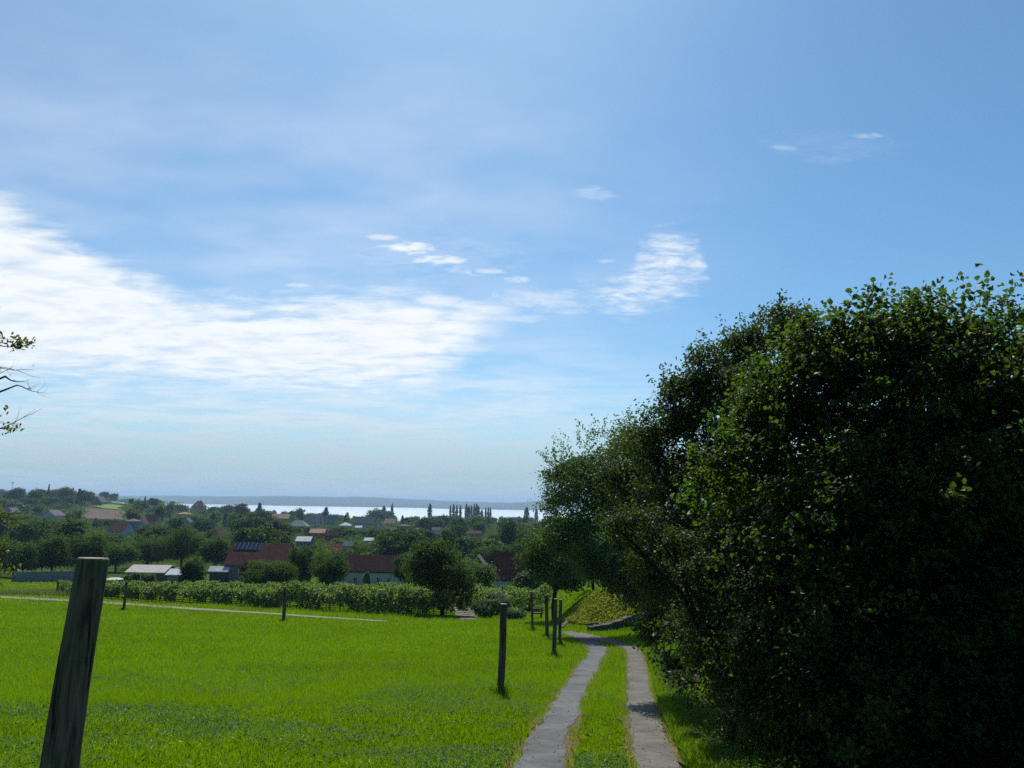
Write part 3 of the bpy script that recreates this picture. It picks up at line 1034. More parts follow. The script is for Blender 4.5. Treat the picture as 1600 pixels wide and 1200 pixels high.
# pool on the lawn
p = gpt(178, 911.5)
root = empty('garden_pool', p)
ring = [(math.cos(a) * 1.15, math.sin(a) * 1.15) for a in np.linspace(0, 2 * math.pi, 28, endpoint=False)]
mb = MB()
n = len(ring)
mb.add([(x, y, -.2) for x, y in ring] + [(x, y, .55) for x, y in ring], [(k, (k + 1) % n, n + (k + 1) % n, n + k) for k in range(n)])
mb.build('basin', M['pool_blue'], root, False)
mb = MB()
mb.add([(x * 1.02, y * 1.02, .551) for x, y in ring] + [(x * .5, y * .5, .72) for x, y in ring] + [(0, 0, .76)],
       [(k, (k + 1) % n, n + (k + 1) % n, n + k) for k in range(n)] + [(n + k, n + (k + 1) % n, 2 * n) for k in range(n)])
mb.build('cover', M['roof_white'], root, True)
tag(root, 'round blue garden pool under a pale domed cover on the lawn', 'pool')

# ------------------------------------------------------------------ wooden posts
def post(base, top, r0, r1, label, n=20, seg=14, bend=.02, seed=1, hide=True):
    base, top = Vector(base), Vector(top)
    rd = random.Random(seed)
    ax = top - base
    pts = []
    ph = rd.uniform(0, 6)
    for k in range(seg + 1):
        t = k / seg
        p = base.lerp(top, t)
        p.x += math.sin(t * 3.1) * bend + math.sin(t * 7 + ph) * bend * .25
        pts.append(p - base)
    mb = MB()
    vs, fs, mi = [], [], []
    d = ax.normalized()
    a = d.cross(Vector((0, 1, 0))).normalized()
    b = d.cross(a)
    ripple = [1 + .05 * math.sin(3 * 2 * math.pi * q / n + ph) + rd.uniform(-.025, .025) for q in range(n)]
    split = rd.randrange(n)
    for k, p in enumerate(pts):
        t = k / seg
        for q in range(n):
            an = 2 * math.pi * q / n
            r_ = (r0 * (1 - t) + r1 * t) * ripple[q] * (1 + rd.uniform(-.012, .012))
            if q == split:
                r_ *= .90
            vs.append(p + a * math.cos(an) * r_ + b * math.sin(an) * r_)
    for k in range(seg):
        for q in range(n):
            fs.append((k * n + q, k * n + (q + 1) % n, (k + 1) * n + (q + 1) % n, (k + 1) * n + q))
    mb.add(vs, fs, 0)
    # chamfer and cut end
    nn = len(vs)
    c = pts[-1]
    inner = [c + (vs[seg * n + q] - c) * .93 + d * .008 for q in range(n)]
    mb.add([vs[seg * n + q] for q in range(n)] + inner, [(q, (q + 1) % n, n + (q + 1) % n, n + q) for q in range(n)], 0)
    mb.add(inner, [tuple(range(n))], 1)
    o = mb.build('wooden_post', [M['post'], M['post_end']], None, False)
    me = o.data
    me.polygons.foreach_set('use_smooth', [len(pl.vertices) == 4 for pl in me.polygons])
    o.location = base
    return tag(o, label, 'post', 'wooden posts along the field')


def gpost(bx, by, tx, ty, dia, label, seed):
    g = gpt(bx, by)
    t = at(tx, ty, g.y)
    return post(g - Vector((0, 0, .12)), t, dia / 2, dia / 2 * .92, label, 12, 10, .012, seed)


b0 = at(62, 1425, 4.3)
b0.z = h1(b0.x, 4.3) - .25
post(b0, at(144, 874, 4.38), .106, .080, 'thick leaning weathered post standing close at the left of the meadow', 28, 26, -.018, 5)
gpost(781, 1086, 787, 944, .165, 'dark square looking post alone between the meadow and the left wheel track', 6)
gpost(865, 1026, 868, 936, .15, 'dark post nearest the bend of the left wheel track', 7)
gpost(874, 1008, 876, 937, .135, 'slim dark post just behind the one at the track bend', 8)
gpost(855, 995, 853, 930, .17, 'short thick dark post by the foot of the tree row', 9)
gpost(832, 985, 830, 925, .13, 'dark post in front of the slatted bench', 10)
gpost(443, 971, 445, 917, .19, 'dark post standing before the middle of the vineyard', 11)
gpost(193, 954, 198, 908, .19, 'leaning dark post beside the gravel path right of the thick near post', 12)
gpost(269, 940, 269, 904, .16, 'upright dark post at the vineyard edge beyond the gravel path', 13)
gpost(89, 930, 91, 908, .2, 'stubby dark post at the left end of the vineyard', 14)
g = gpt(786, 958)
mb = MB().tube([g - Vector((0, 0, .1)), at(785, 915, g.y)], [.05, .045], 8).tube([at(785, 915.5, g.y), at(785, 914.3, g.y)], [.06, .03], 8)
tag(mb.build('metal_pole', M['metal'], None), 'thin dark metal pole behind the lone square looking post', 'pole')

# ------------------------------------------------------------------ vineyard
va, vb2 = gpt(672, 966), gpt(95, 929)
va, vb2 = Vector((va.x, va.y, 0)), Vector((vb2.x, vb2.y, 0))
vd = (vb2 - va)
vlen = vd.length
vd.normalize()
vn = Vector((-vd.y, vd.x, 0))
if vn.y < 0: vn = -vn
ROWS = 8
stk = MB().tube([(0, 0, -.2), (0, 0, 1.75)], [.045, .04], 6).mesh('vine_stake')
stem = MB().tube([(0, 0, -.1), (.03, .02, .3), (-.03, .03, .7), (.02, 0, 1.05)], [.035, .03, .024, .012], 6).mesh('vine_stem')
stem.materials.append(M['bark_dark'])
ordinal = ['front', 'second', 'third', 'fourth', 'fifth', 'sixth', 'seventh', 'eighth and last']
for k in range(ROWS):
    r = np.random.default_rng(100 + k)
    rl = vlen * (1 - .105 * max(0, k - 1))
    n = 15000 if k == 0 else (11000 if k < 3 else 8000)
    t = r.random(int(n * rl / vlen)) * rl
    hgt = 1.35 + .55 * vnoise(t, t * 0 + k * 9, 1.9, 40 + k) + .55 * (vnoise(t, t * 0 + k * 5, .55, 60 + k) - .5)
    lo = .12 if k == 0 else .35
    hgt = hgt * (1 - .24 * sstep(t / vlen, .25, .95))
    zq = lo + (hgt - lo) * r.random(len(t)) ** .75
    gapn = vnoise(t, t * 0 + 3 * k, 1.1, 80 + k)
    keep = (zq > .7) | (gapn > .38)
    t, zq = t[keep], zq[keep]
    off = r.normal(0, .24, len(t))
    bx = va.x + vd.x * t + vn.x * (k * 2.1 + off)
    by = va.y + vd.y * t + vn.y * (k * 2.1 + off)
    c = np.stack([bx, by, H(bx, by) + zq], 1)
    base = np.array([va.x + vn.x * k * 2.1, va.y + vn.y * k * 2.1, 0])
    base[2] = h1(base[0], base[1])
    V, Fc = leaf_arrays(c - base, .20, .18, 'oval', .6, None, r, .5)
    root = empty('vine_row', base)
    link('foliage', np_mesh('foliage', V, Fc, np.clip(r.normal(.5, .22, len(c)) + (zq - 1.2) * .12, 0, 1)), M['vine_leaf'], root)
    if k < 2:
        for s in np.arange(.5, rl, 1.1):
            x_, y_ = base[0] + vd.x * s, base[1] + vd.y * s
            o = link('vine_stem', stem, None, root)
            o.location = (x_ - base[0], y_ - base[1], h1(x_, y_) - base[2])
            o.rotation_euler = (random.uniform(-.1, .1), random.uniform(-.1, .1), random.uniform(0, 6))
    tag(root, f'{ordinal[k]} row of leafy green vines counted from the gravel path', 'vine row', 'rows of the vineyard')
    for s in np.arange(1.0 + 1.5 * (k % 3), rl, 5.2 if k else 11.0):
        x_, y_ = base[0] + vd.x * s, base[1] + vd.y * s
        o = link('vine_stake', stk)
        o.location = (x_, y_, h1(x_, y_))
        o.rotation_euler = (random.uniform(-.07, .07), random.uniform(-.1, .1), random.uniform(0, 3))
        o.scale = (1, 1, random.uniform(.98, 1.16) * (1 - .22 * s / vlen))
        tag(o, 'dark wooden stake sticking up out of the leafy vine rows', 'stake', 'stakes in the vine rows')
stk.materials.append(M['bark_dark'])

# ------------------------------------------------------------------ bench, walls, fence
g = gpt(839, 967)
root = empty('wooden_bench', g, .15)
w2 = .40
for k in range(4):
    MB().box(-w2, w2, -.02, .02, .30 + k * .135, .30 + k * .135 + .085).build('slat', M['board_pale' if k == 3 else 'board'], root)
MB().box(-w2, w2, .03, .42, .33, .37).build('seat', M['board'], root)
for sx in (-1, 1):
    MB().box(sx * (w2 - .08) - .03, sx * (w2 - .08) + .03, .021, .075, -.15, .78).build('leg', M['board'], root)
    MB().box(sx * (w2 - .08) - .03, sx * (w2 - .08) + .03, .36, .41, -.15, .33).build('leg', M['board'], root)
tag(root, 'slatted wooden bench seen from behind under the tree by the posts', 'bench')


def stone_wall(pts_px, hgt, thick, label, seed):
    """low dry stone wall following the ground, built of courses of uneven stones"""
    rd = random.Random(seed)
    P = [Vector(q) for q in pts_px]
    s = [0]
    for a_, b_ in zip(P, P[1:]):
        s.append(s[-1] + (b_ - a_).length)
    o0 = P[0].copy()
    mb = MB()
    for c_ in range(max(1, int(hgt / .2))):
        t = 0
        while t < s[-1]:
            ln = rd.uniform(.22, .5)
            tm = min(t + ln / 2, s[-1])
            k = max(i_ for i_ in range(len(s)) if s[i_] <= tm) if tm < s[-1] else len(s) - 2
            k = min(k, len(P) - 2)
            f_ = (tm - s[k]) / max(1e-6, s[k + 1] - s[k])
            c = P[k].lerp(P[k + 1], f_) - o0
            dd = (P[k + 1] - P[k]).normalized()
            nn = Vector((-dd.y, dd.x, 0)).normalized()
            z = c_ * .19 + rd.uniform(-.02, .02)
            hh = .18 + rd.uniform(-.02, .02)
            q = []
            for zz_ in (z - .02, z + hh):
                for a1, b1 in ((-1, -1), (1, -1), (1, 1), (-1, 1)):
                    q.append(c + dd * (a1 * ln * .49 * rd.uniform(.88, 1)) + nn * (b1 * thick / 2 * rd.uniform(.85, 1.05)) + Vector((0, 0, zz_ + rd.uniform(-.015, .015))))
            mb.add(q, [(3, 2, 1, 0), (4, 5, 6, 7), (0, 1, 5, 4), (1, 2, 6, 5), (2, 3, 7, 6), (3, 0, 4, 7)])
            t += ln
    o = mb.build('stone_wall', M['stone'], None)
    o.location = o0 - Vector((0, 0, .1))
    return tag(o, label, 'wall', 'low stone walls by the bank')


def on_ground(pts):
    return [Vector((x, y, h1(x, y))) for x, y in pts]


stone_wall(on_ground([(2.75, 42.0), (3.1, 43.2), (3.7, 44.2), (4.6, 44.9), (5.6, 45.2), (6.6, 45.2)]), .3, .25, 'curved low stone wall along the top of the yellow green bank', 1)
stone_wall(on_ground([(4.1, 40.4), (4.9, 40.9), (5.7, 41.5), (6.6, 42.1)]), .5, .35, 'dark stone wall slanting up across the foot of the bank', 2)
stone_wall(G([(915, 976.5), (940, 975), (965, 971.5), (987, 968), (1010, 966)]), .2, .22, 'low stone kerb wall beside the grassy turn of the track', 3)
stone_wall(G([(717, 938.5), (727, 938.5), (737, 939.5)]), .55, .4, 'short brown stone wall at the head of the gravel lane', 4)
fa, fb = gpt(18, 910), gpt(122, 909)
root = empty('board_fence', fa)
dd = fb - fa
nseg = 7
for k in range(nseg):
    a_, b_ = dd * (k / nseg), dd * ((k + 1) / nseg)
    a_ = Vector((a_.x, a_.y, h1(fa.x + a_.x, fa.y + a_.y) - fa.z))
    b_ = Vector((b_.x, b_.y, h1(fa.x + b_.x, fa.y + b_.y) - fa.z))
    t_ = random.uniform(1.35, 1.55)
    e = (b_ - a_) * .03
    nn = Vector((-dd.y, dd.x, 0)).normalized() * .04
    lo, hi = Vector((0, 0, -.3)), Vector((0, 0, t_))
    q = [a_ + e + lo - nn, b_ - e + lo - nn, b_ - e + lo + nn, a_ + e + lo + nn, a_ + e + hi - nn, b_ - e + hi - nn, b_ - e + hi + nn, a_ + e + hi + nn]
    MB().add(q, [(3, 2, 1, 0), (4, 5, 6, 7), (0, 1, 5, 4), (1, 2, 6, 5), (2, 3, 7, 6), (3, 0, 4, 7)]).build('panel', M['fence_grey'], root)
    MB().tube([a_ + lo, a_ + hi * 1.08], [.07, .07], 6).build('fence_post', M['fence_grey'], root)
tag(root, 'tall grey panel fence below the big trees at the left edge', 'fence')

# ------------------------------------------------------------------ the big bushes and trees on the right
def shoots(lobes_top, n, ln, leaf_l, leaf_w, shape):
    """leafy shoots standing out of the top of a crown"""
    def f(base, r):
        cs, ds = [], []
        for (x, y, z, rx, ry, rz) in lobes_top:
            for _ in range(n):
                d = np.array([r.normal(0, .55), r.normal(0, .5), 1.0])
                d /= np.linalg.norm(d)
                p = np.array([x - base.x, y - base.y, z - base.z]) + d * np.array([rx, ry, rz]) * .85
                L_ = ln * r.uniform(.4, 1.2)
                for s in np.linspace(0, 1, 20):
                    cs.append(p + d * L_ * s + r.normal(0, .02 + .03 * (1 - s) + .2 * leaf_l, 3))
                    ds.append(unit(r.normal(size=(1, 3)))[0])
        V, Fc = leaf_arrays(np.array(cs), leaf_l, leaf_w, shape, .5, np.array(ds), r)
        return V, Fc, np.clip(r.normal(.6, .2, len(cs)), 0, 1)
    return f


hz = plobes([(1530, 545, 85, 9.6), (1440, 540, 75, 9.8), (1370, 540, 80, 9.6), (1300, 560, 75, 10), (1240, 610, 70, 10.2), (1180, 650, 60, 10.6), (1590, 590, 95, 9.3), (1450, 640, 120, 9.6), (1330, 680, 110, 9.8), (1220, 740, 100, 10.2), (1140, 770, 75, 10.8), (1570, 740, 140, 9.2), (1430, 800, 150, 9.4), (1290, 850, 130, 9.8), (1560, 930, 160, 9), (1400, 980, 160, 9.2), (1330, 1110, 120, 9.4), (1480, 1130, 150, 9), (1620, 1080, 150, 8.8), (1700, 700, 190, 9.2), (1720, 950, 200, 9), (1400, 1200, 120, 8.9), (1560, 1230, 130, 8.7)], .95, .35, 5)
hb = hz[13]
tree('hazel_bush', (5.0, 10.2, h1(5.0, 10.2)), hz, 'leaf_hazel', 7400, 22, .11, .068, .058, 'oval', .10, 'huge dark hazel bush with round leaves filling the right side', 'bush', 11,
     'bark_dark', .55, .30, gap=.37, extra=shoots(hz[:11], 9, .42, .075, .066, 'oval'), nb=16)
el = plobes([(1180, 880, 100, 10.4), (1110, 880, 65, 11.2), (1260, 1000, 120, 9.8), (1165, 1000, 80, 10.4), (1110, 985, 55, 11.2), (1210, 1100, 75, 9.8), (1150, 1075, 45, 10.4), (1265, 1165, 60, 9.2), (962, 822, 22, 10.8), (990, 812, 26, 10.9), (1020, 825, 28, 11.0), (1050, 845, 30, 11.1), (975, 842, 18, 10.7)], .95, .3, 9)
tree('elder_shrub', (2.9, 10.6, h1(2.9, 10.6)), el, 'leaf_small', 3200, 20, .10, .058, .030, 'lance', .06, 'dense small leaved shrub at the lower left flank of the huge hazel bush', 'bush', 15,
     'bark_dark', .45, .25, gap=.36, nb=10)
# unseen inner leaf layer added further back to block light through the bush
hz2 = plobes([(1480, 640, 150, 11.6), (1330, 760, 160, 12), (1560, 820, 200, 11.4), (1400, 960, 210, 11.4), (1240, 960, 130, 12), (1580, 1080, 180, 11), (1320, 1100, 130, 11.4), (1720, 900, 220, 11.4), (1180, 820, 90, 12.4)], .95, .3, 6)
tree('hazel_bush', (6.3, 12.0, h1(6.3, 12.0)), hz2, 'leaf_hazel', 2200, 18, .2, .12, .105, 'oval', .10, 'unseen dark leaf mass added close behind the huge hazel bush', 'bush', 12, 'bark_dark', .55, .2, nb=9)
bt = plobes([(1235, 520, 38, 15.2), (1212, 545, 48, 15.2), (1165, 562, 50, 15.2), (1120, 590, 48, 15.5), (1085, 620, 46, 15.6), (1050, 655, 44, 16), (1020, 690, 42, 16.4), (990, 705, 40, 18.5), (965, 740, 40, 18.5), (1000, 760, 50, 18), (985, 810, 45, 18), (1185, 600, 55, 14.6), (1160, 640, 80, 15.2),
             (1100, 700, 75, 15.4), (1040, 750, 65, 15.8), (1130, 780, 90, 15.0), (1070, 830, 70, 15.2), (1020, 850, 50, 15.6), (1120, 890, 75, 14.6), (1060, 920, 55, 14.8), (1040, 965, 38, 15.0),
             (1085, 985, 45, 13.6), (1025, 905, 40, 15.6), (1110, 1030, 45, 12.4), (1215, 488, 14, 15.2), (1224, 512, 20, 15.2), (1172, 526, 15, 15.2), (1256, 498, 17, 15.2), (1140, 532, 16, 15.3), (1094, 556, 15, 15.4), (1058, 598, 15, 15.6), (1180, 545, 26, 15.2), (1022, 880, 40, 17.5), (1032, 935, 36, 17), (1030, 985, 34, 15.5), (1056, 1035, 30, 13.2), (1090, 1075, 30, 11.4), (1016, 830, 44, 17.5)], .95, .4, 7)
tree('plum_tree', (4.1, 15.6, h1(4.1, 15.6)), bt, 'leaf_small', 5000, 20, .13, .085, .045, 'lance', .11, 'dark small leaved tree leaning out left of the huge hazel bush', 'tree', 13, 'bark', .45, .25, gap=.40,
     extra=shoots(bt[:7], 9, .5, .085, .042, 'lance'), nb=12)
ct = plobes([(945, 705, 34, 39.6), (985, 690, 30, 40.4), (905, 722, 32, 39.6), (872, 738, 24, 39.6), (965, 745, 46, 39.6), (915, 765, 44, 38.7), (880, 790, 34, 38.7), (995, 745, 38, 41.3), (950, 805, 46, 38.7),
             (905, 830, 42, 37.8), (1000, 810, 46, 40.4), (875, 838, 26, 37.8), (945, 860, 46, 37.8), (990, 870, 44, 38.7), (1005, 920, 36, 37.8), (965, 903, 26, 37.8), (925, 885, 26, 37.8)], .9, .5, 8)
tree('walnut_tree', (7.2, 40.5, h1(7.2, 40.5)), ct, 'leaf_light', 4600, 18, .27, .17, .075, 'lance', .16, 'loose light green tree overhanging the bend of the track', 'tree', 14, 'bark', .45, .3, gap=.43,
     extra=shoots(ct[:7], 12, 1.1, .16, .07, 'lance'), nb=12)
# shrubs at the foot of the trees along the right track
for sx, sy, rp, yy_, lb in ((1000, 985, 26, None, 'leafy low shrub at the grassy corner under the overhanging tree'), (1035, 1035, 26, None, 'low shrub beside the right wheel track under the dark tree')):
    g = gpt(sx, sy + 16)
    r_ = rp * g.y / F
    tree('shrub', (g.x + r_, g.y, g.z), ball_lobes((g.x + r_ * .9, g.y, g.z + r_ * .7), r_ * 2.6, r_ * 2.0, 7, sx), 'shrub_leaf', 420, 14, .1, .09, .045, 'lance', .02, lb, 'shrub', sx, up=.5)

# row of trees behind the posts
for bx, by, top, wpx, lm, lb, sd in (
    (866, 968, 806, 118, 'crown_mid', 'dense dark green tree behind the tall posts', 31),
    (927, 925, 840, 78, 'crown_dark', 'shady tree standing behind the yellow green bank', 32),
    (826, 952, 884, 46, 'shrub_leaf', 'bushy young tree in front of the white house wall', 33),
    (691, 962, 833, 104, 'crown_mid', 'big round leafy tree at the right end of the vineyard', 34),
    (735, 945, 868, 78, 'leaf_light', 'loose grey green tree right of the big round one over the lane', 35),
    (660, 940, 855, 62, 'crown_mid', 'round tree just behind the end of the vineyard', 36),
):
    g = gpt(bx, by)
    d = 53.0 if sd == 32 else g.y + (6 if by < 950 and bx < 700 else 0)
    g = Vector((g.x * d / g.y, d, h1(g.x * d / g.y, d)))
    t = at(bx, top, d)
    hh = t.z - g.z
    w_ = wpx * d / F
    ch = hh * .84
    lo = ball_lobes((g.x, g.y, g.z + hh - ch / 2), w_, ch, 15, sd, w_ * .9)
    tree('leafy_tree', g, lo, lm, 1500, 12, w_ * .055, .17, .11, 'oval', w_ * .035, lb, 'tree', sd, 'bark_dark', .6, .3, gap=.36)

# hedge shrubs between lane and posts
for bx, by, wpx, hpx, lb, sd in ((757, 966, 46, 34, 'sunlit sprawling shrub at the right side of the gravel lane', 41), (778, 962, 44, 40, 'taller sprawling shrub behind the lone dark post', 42),
                                 (803, 968, 36, 18, 'low rounded shrub between the lone post and the bench', 43), (745, 952, 26, 22, 'small shrub leaning over the lane edge', 44),
                                 (796, 942, 34, 17, 'green shrub below the white house wall', 45), (820, 955, 24, 20, 'small dark shrub left of the bench', 46)):
    g = gpt(bx, by)
    w_, hh = wpx * g.y / F, hpx * g.y / F
    tree('shrub', g, ball_lobes((g.x, g.y, g.z + hh * .45), w_, hh, 10, sd), 'shrub_leaf', 500, 12, .09, .11, .06, 'lance', .03, lb, 'shrub', sd, up=.5, inner=.3)

# trees and bushes beyond the vineyard
for bx, d, top, wpx, lm, lb, sd in (
    (424, 82, 871, 78, 'crown_mid', 'wide round bush in front of the solar house', 51),
    (395, 95, 872, 40, 'crown_copper', 'brownish shrub at the corner of the solar house', 52),
    (473, 95, 846, 48, 'crown_dark', 'tall dark tree right of the solar house', 53),
    (517, 88, 856, 62, 'crown_mid', 'round yellow tipped tree between solar house and long cottage', 54),
    (303, 94, 871, 38, 'crown_dark', 'small very dark round tree over the pale blue shed', 55),
    (288, 150, 816, 74, 'crown_mid', 'large broad tree behind the sheds', 56),
    (338, 145, 832, 46, 'crown_mid', 'tall round tree left of the solar house', 57),
    (232, 150, 838, 66, 'crown_dark', 'dark spreading tree behind the tin roofed barn', 58),
    (185, 140, 846, 60, 'crown_mid', 'broad tree behind the pool', 59),
    (135, 125, 826, 70, 'crown_mid', 'big bright green tree above the thick near post', 60),
    (88, 122, 832, 74, 'crown_mid', 'big dense tree over the grey panel fence', 61),
    (40, 118, 845, 56, 'crown_dark', 'dark tree over the left end of the panel fence', 62),
    (0, 120, 838, 60, 'crown_mid', 'tree cut by the left edge of the view', 63),
    (208, 92, 893, 26, 'leaf_light', 'small bright tree by the leaning post and the barn', 64),
    (233, 98, 894, 22, 'crown_pale', 'pale bush in front of the tin roofed barn', 65),
    (573, 105, 892, 14, 'crown_pale', 'narrow pale shrub against the long cottage wall', 66),
    (150, 100, 890, 30, 'shrub_leaf', 'bush peeping out right of the fence', 67),
    (640, 95, 856, 50, 'crown_dark', 'dark tree hiding the right end of the long cottage', 68),
    (625, 210, 822, 44, 'crown_conifer', 'tall dark tree behind the right part of the long cottage', 69),
    (660, 215, 826, 48, 'crown_conifer', 'broad very dark tree in the middle behind the cottage', 70),
    (600, 190, 838, 50, 'crown_mid', 'round tree above the long cottage roof', 71),
    (565, 180, 848, 50, 'crown_mid', 'low round tree touching the long cottage ridge', 72),
    (800, 170, 845, 50, 'crown_dark', 'tree above the steep maroon roof', 73),
    (760, 165, 848, 50, 'crown_mid', 'tree behind the grey gabled house', 74),
    (830, 190, 818, 50, 'crown_mid', 'tall tree left of the dense tree by the posts', 75),
):
    p = at(bx, top, d)
    gz = h1(p.x, d)
    hh = max(p.z - gz, .6)
    w_ = wpx * d / F
    g = Vector((p.x, d, gz))
    ch = hh * .9
    big = hh > 3
    tree('leafy_tree' if big else 'bush', g, ball_lobes((g.x, g.y, g.z + hh - ch / 2), w_, ch, 14 if big else 8, sd, w_ * .9), lm, 1100 if big else 420, 10, w_ * .055,
         .30 if d > 110 else .2, .20 if d > 110 else .13, 'diamond', w_ * .03, lb, 'tree' if big else 'bush', sd, 'bark_dark', .6, .3, gap=.22)

# ------------------------------------------------------------------ the tree at the left edge
def left_tree():
    base = Vector((-8.3, 8.4, h1(-8.3, 8.4)))
    root = empty('old_fruit_tree', base)
    rd = random.Random(17)
    r = np.random.default_rng(17)
    D = 8.0
    mb = MB()
    top = base + Vector((.4, -.1, 2.3))
    mb.tube([base - Vector((0, 0, .25)), base + Vector((0, 0, .1)), base + Vector((.15, 0, 1.2)), top], [.24, .18, .15, .13], 10)
    tips = []

    segs = []

    def grow(p, d, L, rad, lev, leafy):
        n = 5
        pts, rr_ = [p], [rad]
        for k in range(n):
            d = (d + Vector((rd.gauss(0, .16), rd.gauss(0, .16), rd.gauss(.03, .13)))).normalized()
            p = p + d * (L / n)
            pts.append(p)
            rr_.append(rad * (1 - .75 * (k + 1) / n))
        mb.tube(pts, rr_, 5 if rad < .02 else 7)
        if rad < .02:
            lf = leafy * (1 if rd.random() < .8 else .15)
            segs.extend((pts[q_], pts[q_ + 1], lf) for q_ in range(len(pts) - 1))
        if lev > 0:
            for k in range(2, n + 1):
                for _ in range(2 if lev > 1 else 1):
                    if rd.random() < .85:
                        sd_ = Vector((rd.gauss(0, 1), rd.gauss(0, .7), rd.gauss(.25, .8))).normalized()
                        grow(pts[k], (d * .8 + sd_ * .8).normalized(), L * rd.uniform(.32, .5), rr_[k] * .65, lev - 1, leafy)

    P = lambda px, py, dy=0: at(px, py, D + dy)
    # limbs whose twigs reach into view
    for a_, b_, r_, lev, leafy in ((P(-130, 560), P(10, 588), .022, 1, .15), (P(8, 588), P(34, 606), .010, 1, .0), (P(26, 602), P(66, 612), .007, 2, .0), (P(-10, 590), P(24, 570), .005, 1, .0), (P(-100, 600), P(-5, 675), .016, 1, .5), (P(-6, 672), P(60, 648), .0055, 1, .0),
                             (P(-130, 520), P(6, 548), .014, 2, 1.5), (P(0, 540), P(34, 556), .006, 1, 2.6), (P(-20, 520), P(22, 545), .006, 1, 2.2), (P(-100, 480), P(-4, 500), .012, 1, .7), (P(-120, 625), P(-2, 672), .014, 1, .7), (P(-4, 670), P(30, 672), .006, 1, 1.0),
                             (P(-100, 770), P(-6, 805), .014, 1, 1.2), (P(-90, 830), P(-6, 862), .014, 2, 1.0), (P(-70, 880), P(-2, 900), .010, 1, .5), (P(-5, 905), P(12, 925), .004, 1, .0),
                             (P(-240, 620), P(-60, 560), .02, 2, 1.2), (P(-240, 700), P(-50, 720), .02, 2, 1.2), (P(-260, 760), P(-60, 790), .02, 2, 1.2), (P(-300, 560), P(-150, 450), .02, 2, 1.2), (P(-280, 640), P(-330, 430), .02, 2, 1.2),
                             (P(-330, 600), P(-450, 500), .02, 2, 1.2), (P(-330, 680), P(-480, 640), .02, 2, 1.2), (P(-320, 740), P(-460, 780), .02, 2, 1.2), (P(-200, 580), P(-120, 470, 1), .02, 2, 1.2), (P(-260, 700, .6), P(-120, 640, 1.4), .02, 2, 1.2), (P(-300, 700, -.6), P(-260, 560, -1.4), .02, 2, 1.2)):
        d = b_ - a_
        grow(a_, d.normalized(), d.length, r_, lev, leafy)
        mid = top.lerp(a_, .6) + Vector((0, 0, .25))
        j = top.lerp(a_, .3) + Vector((rd.uniform(-.15, .15), rd.uniform(-.25, .25), rd.uniform(0, .3)))
        mb.tube([top, j, mid, a_], [.055, .042, .026, r_ * 1.05], 7)
    mb.build('trunk', M['bark_dark'], root, True)
    o = root.children[0]
    o.data.transform(Matrix.Translation(-base))
    # leaves sit along the twigs; some limbs are bare
    cl = []
    for (p0, p1, leafy) in segs:
        n = int(leafy * (10 if p0.x > -6.2 else 16) * (p1 - p0).length / .12 * r.uniform(.3, 1.4))
        for _ in range(n):
            q = p0.lerp(p1, r.random())
            cl.append(np.array(q - base) + np.clip(r.normal(size=3), -1.8, 1.8) * .032)
    c = np.array(cl)
    V, Fc = leaf_arrays(c, .055, .024, 'lance', .35, None, r, .7)
    link('crown', np_mesh('crown', V, Fc, np.clip(r.normal(.5, .28, len(c)), 0, 1)), M['leaf_walnut'], root)
    tag(root, 'half bare old fruit tree reaching twigs in from the left edge', 'tree')


left_tree()

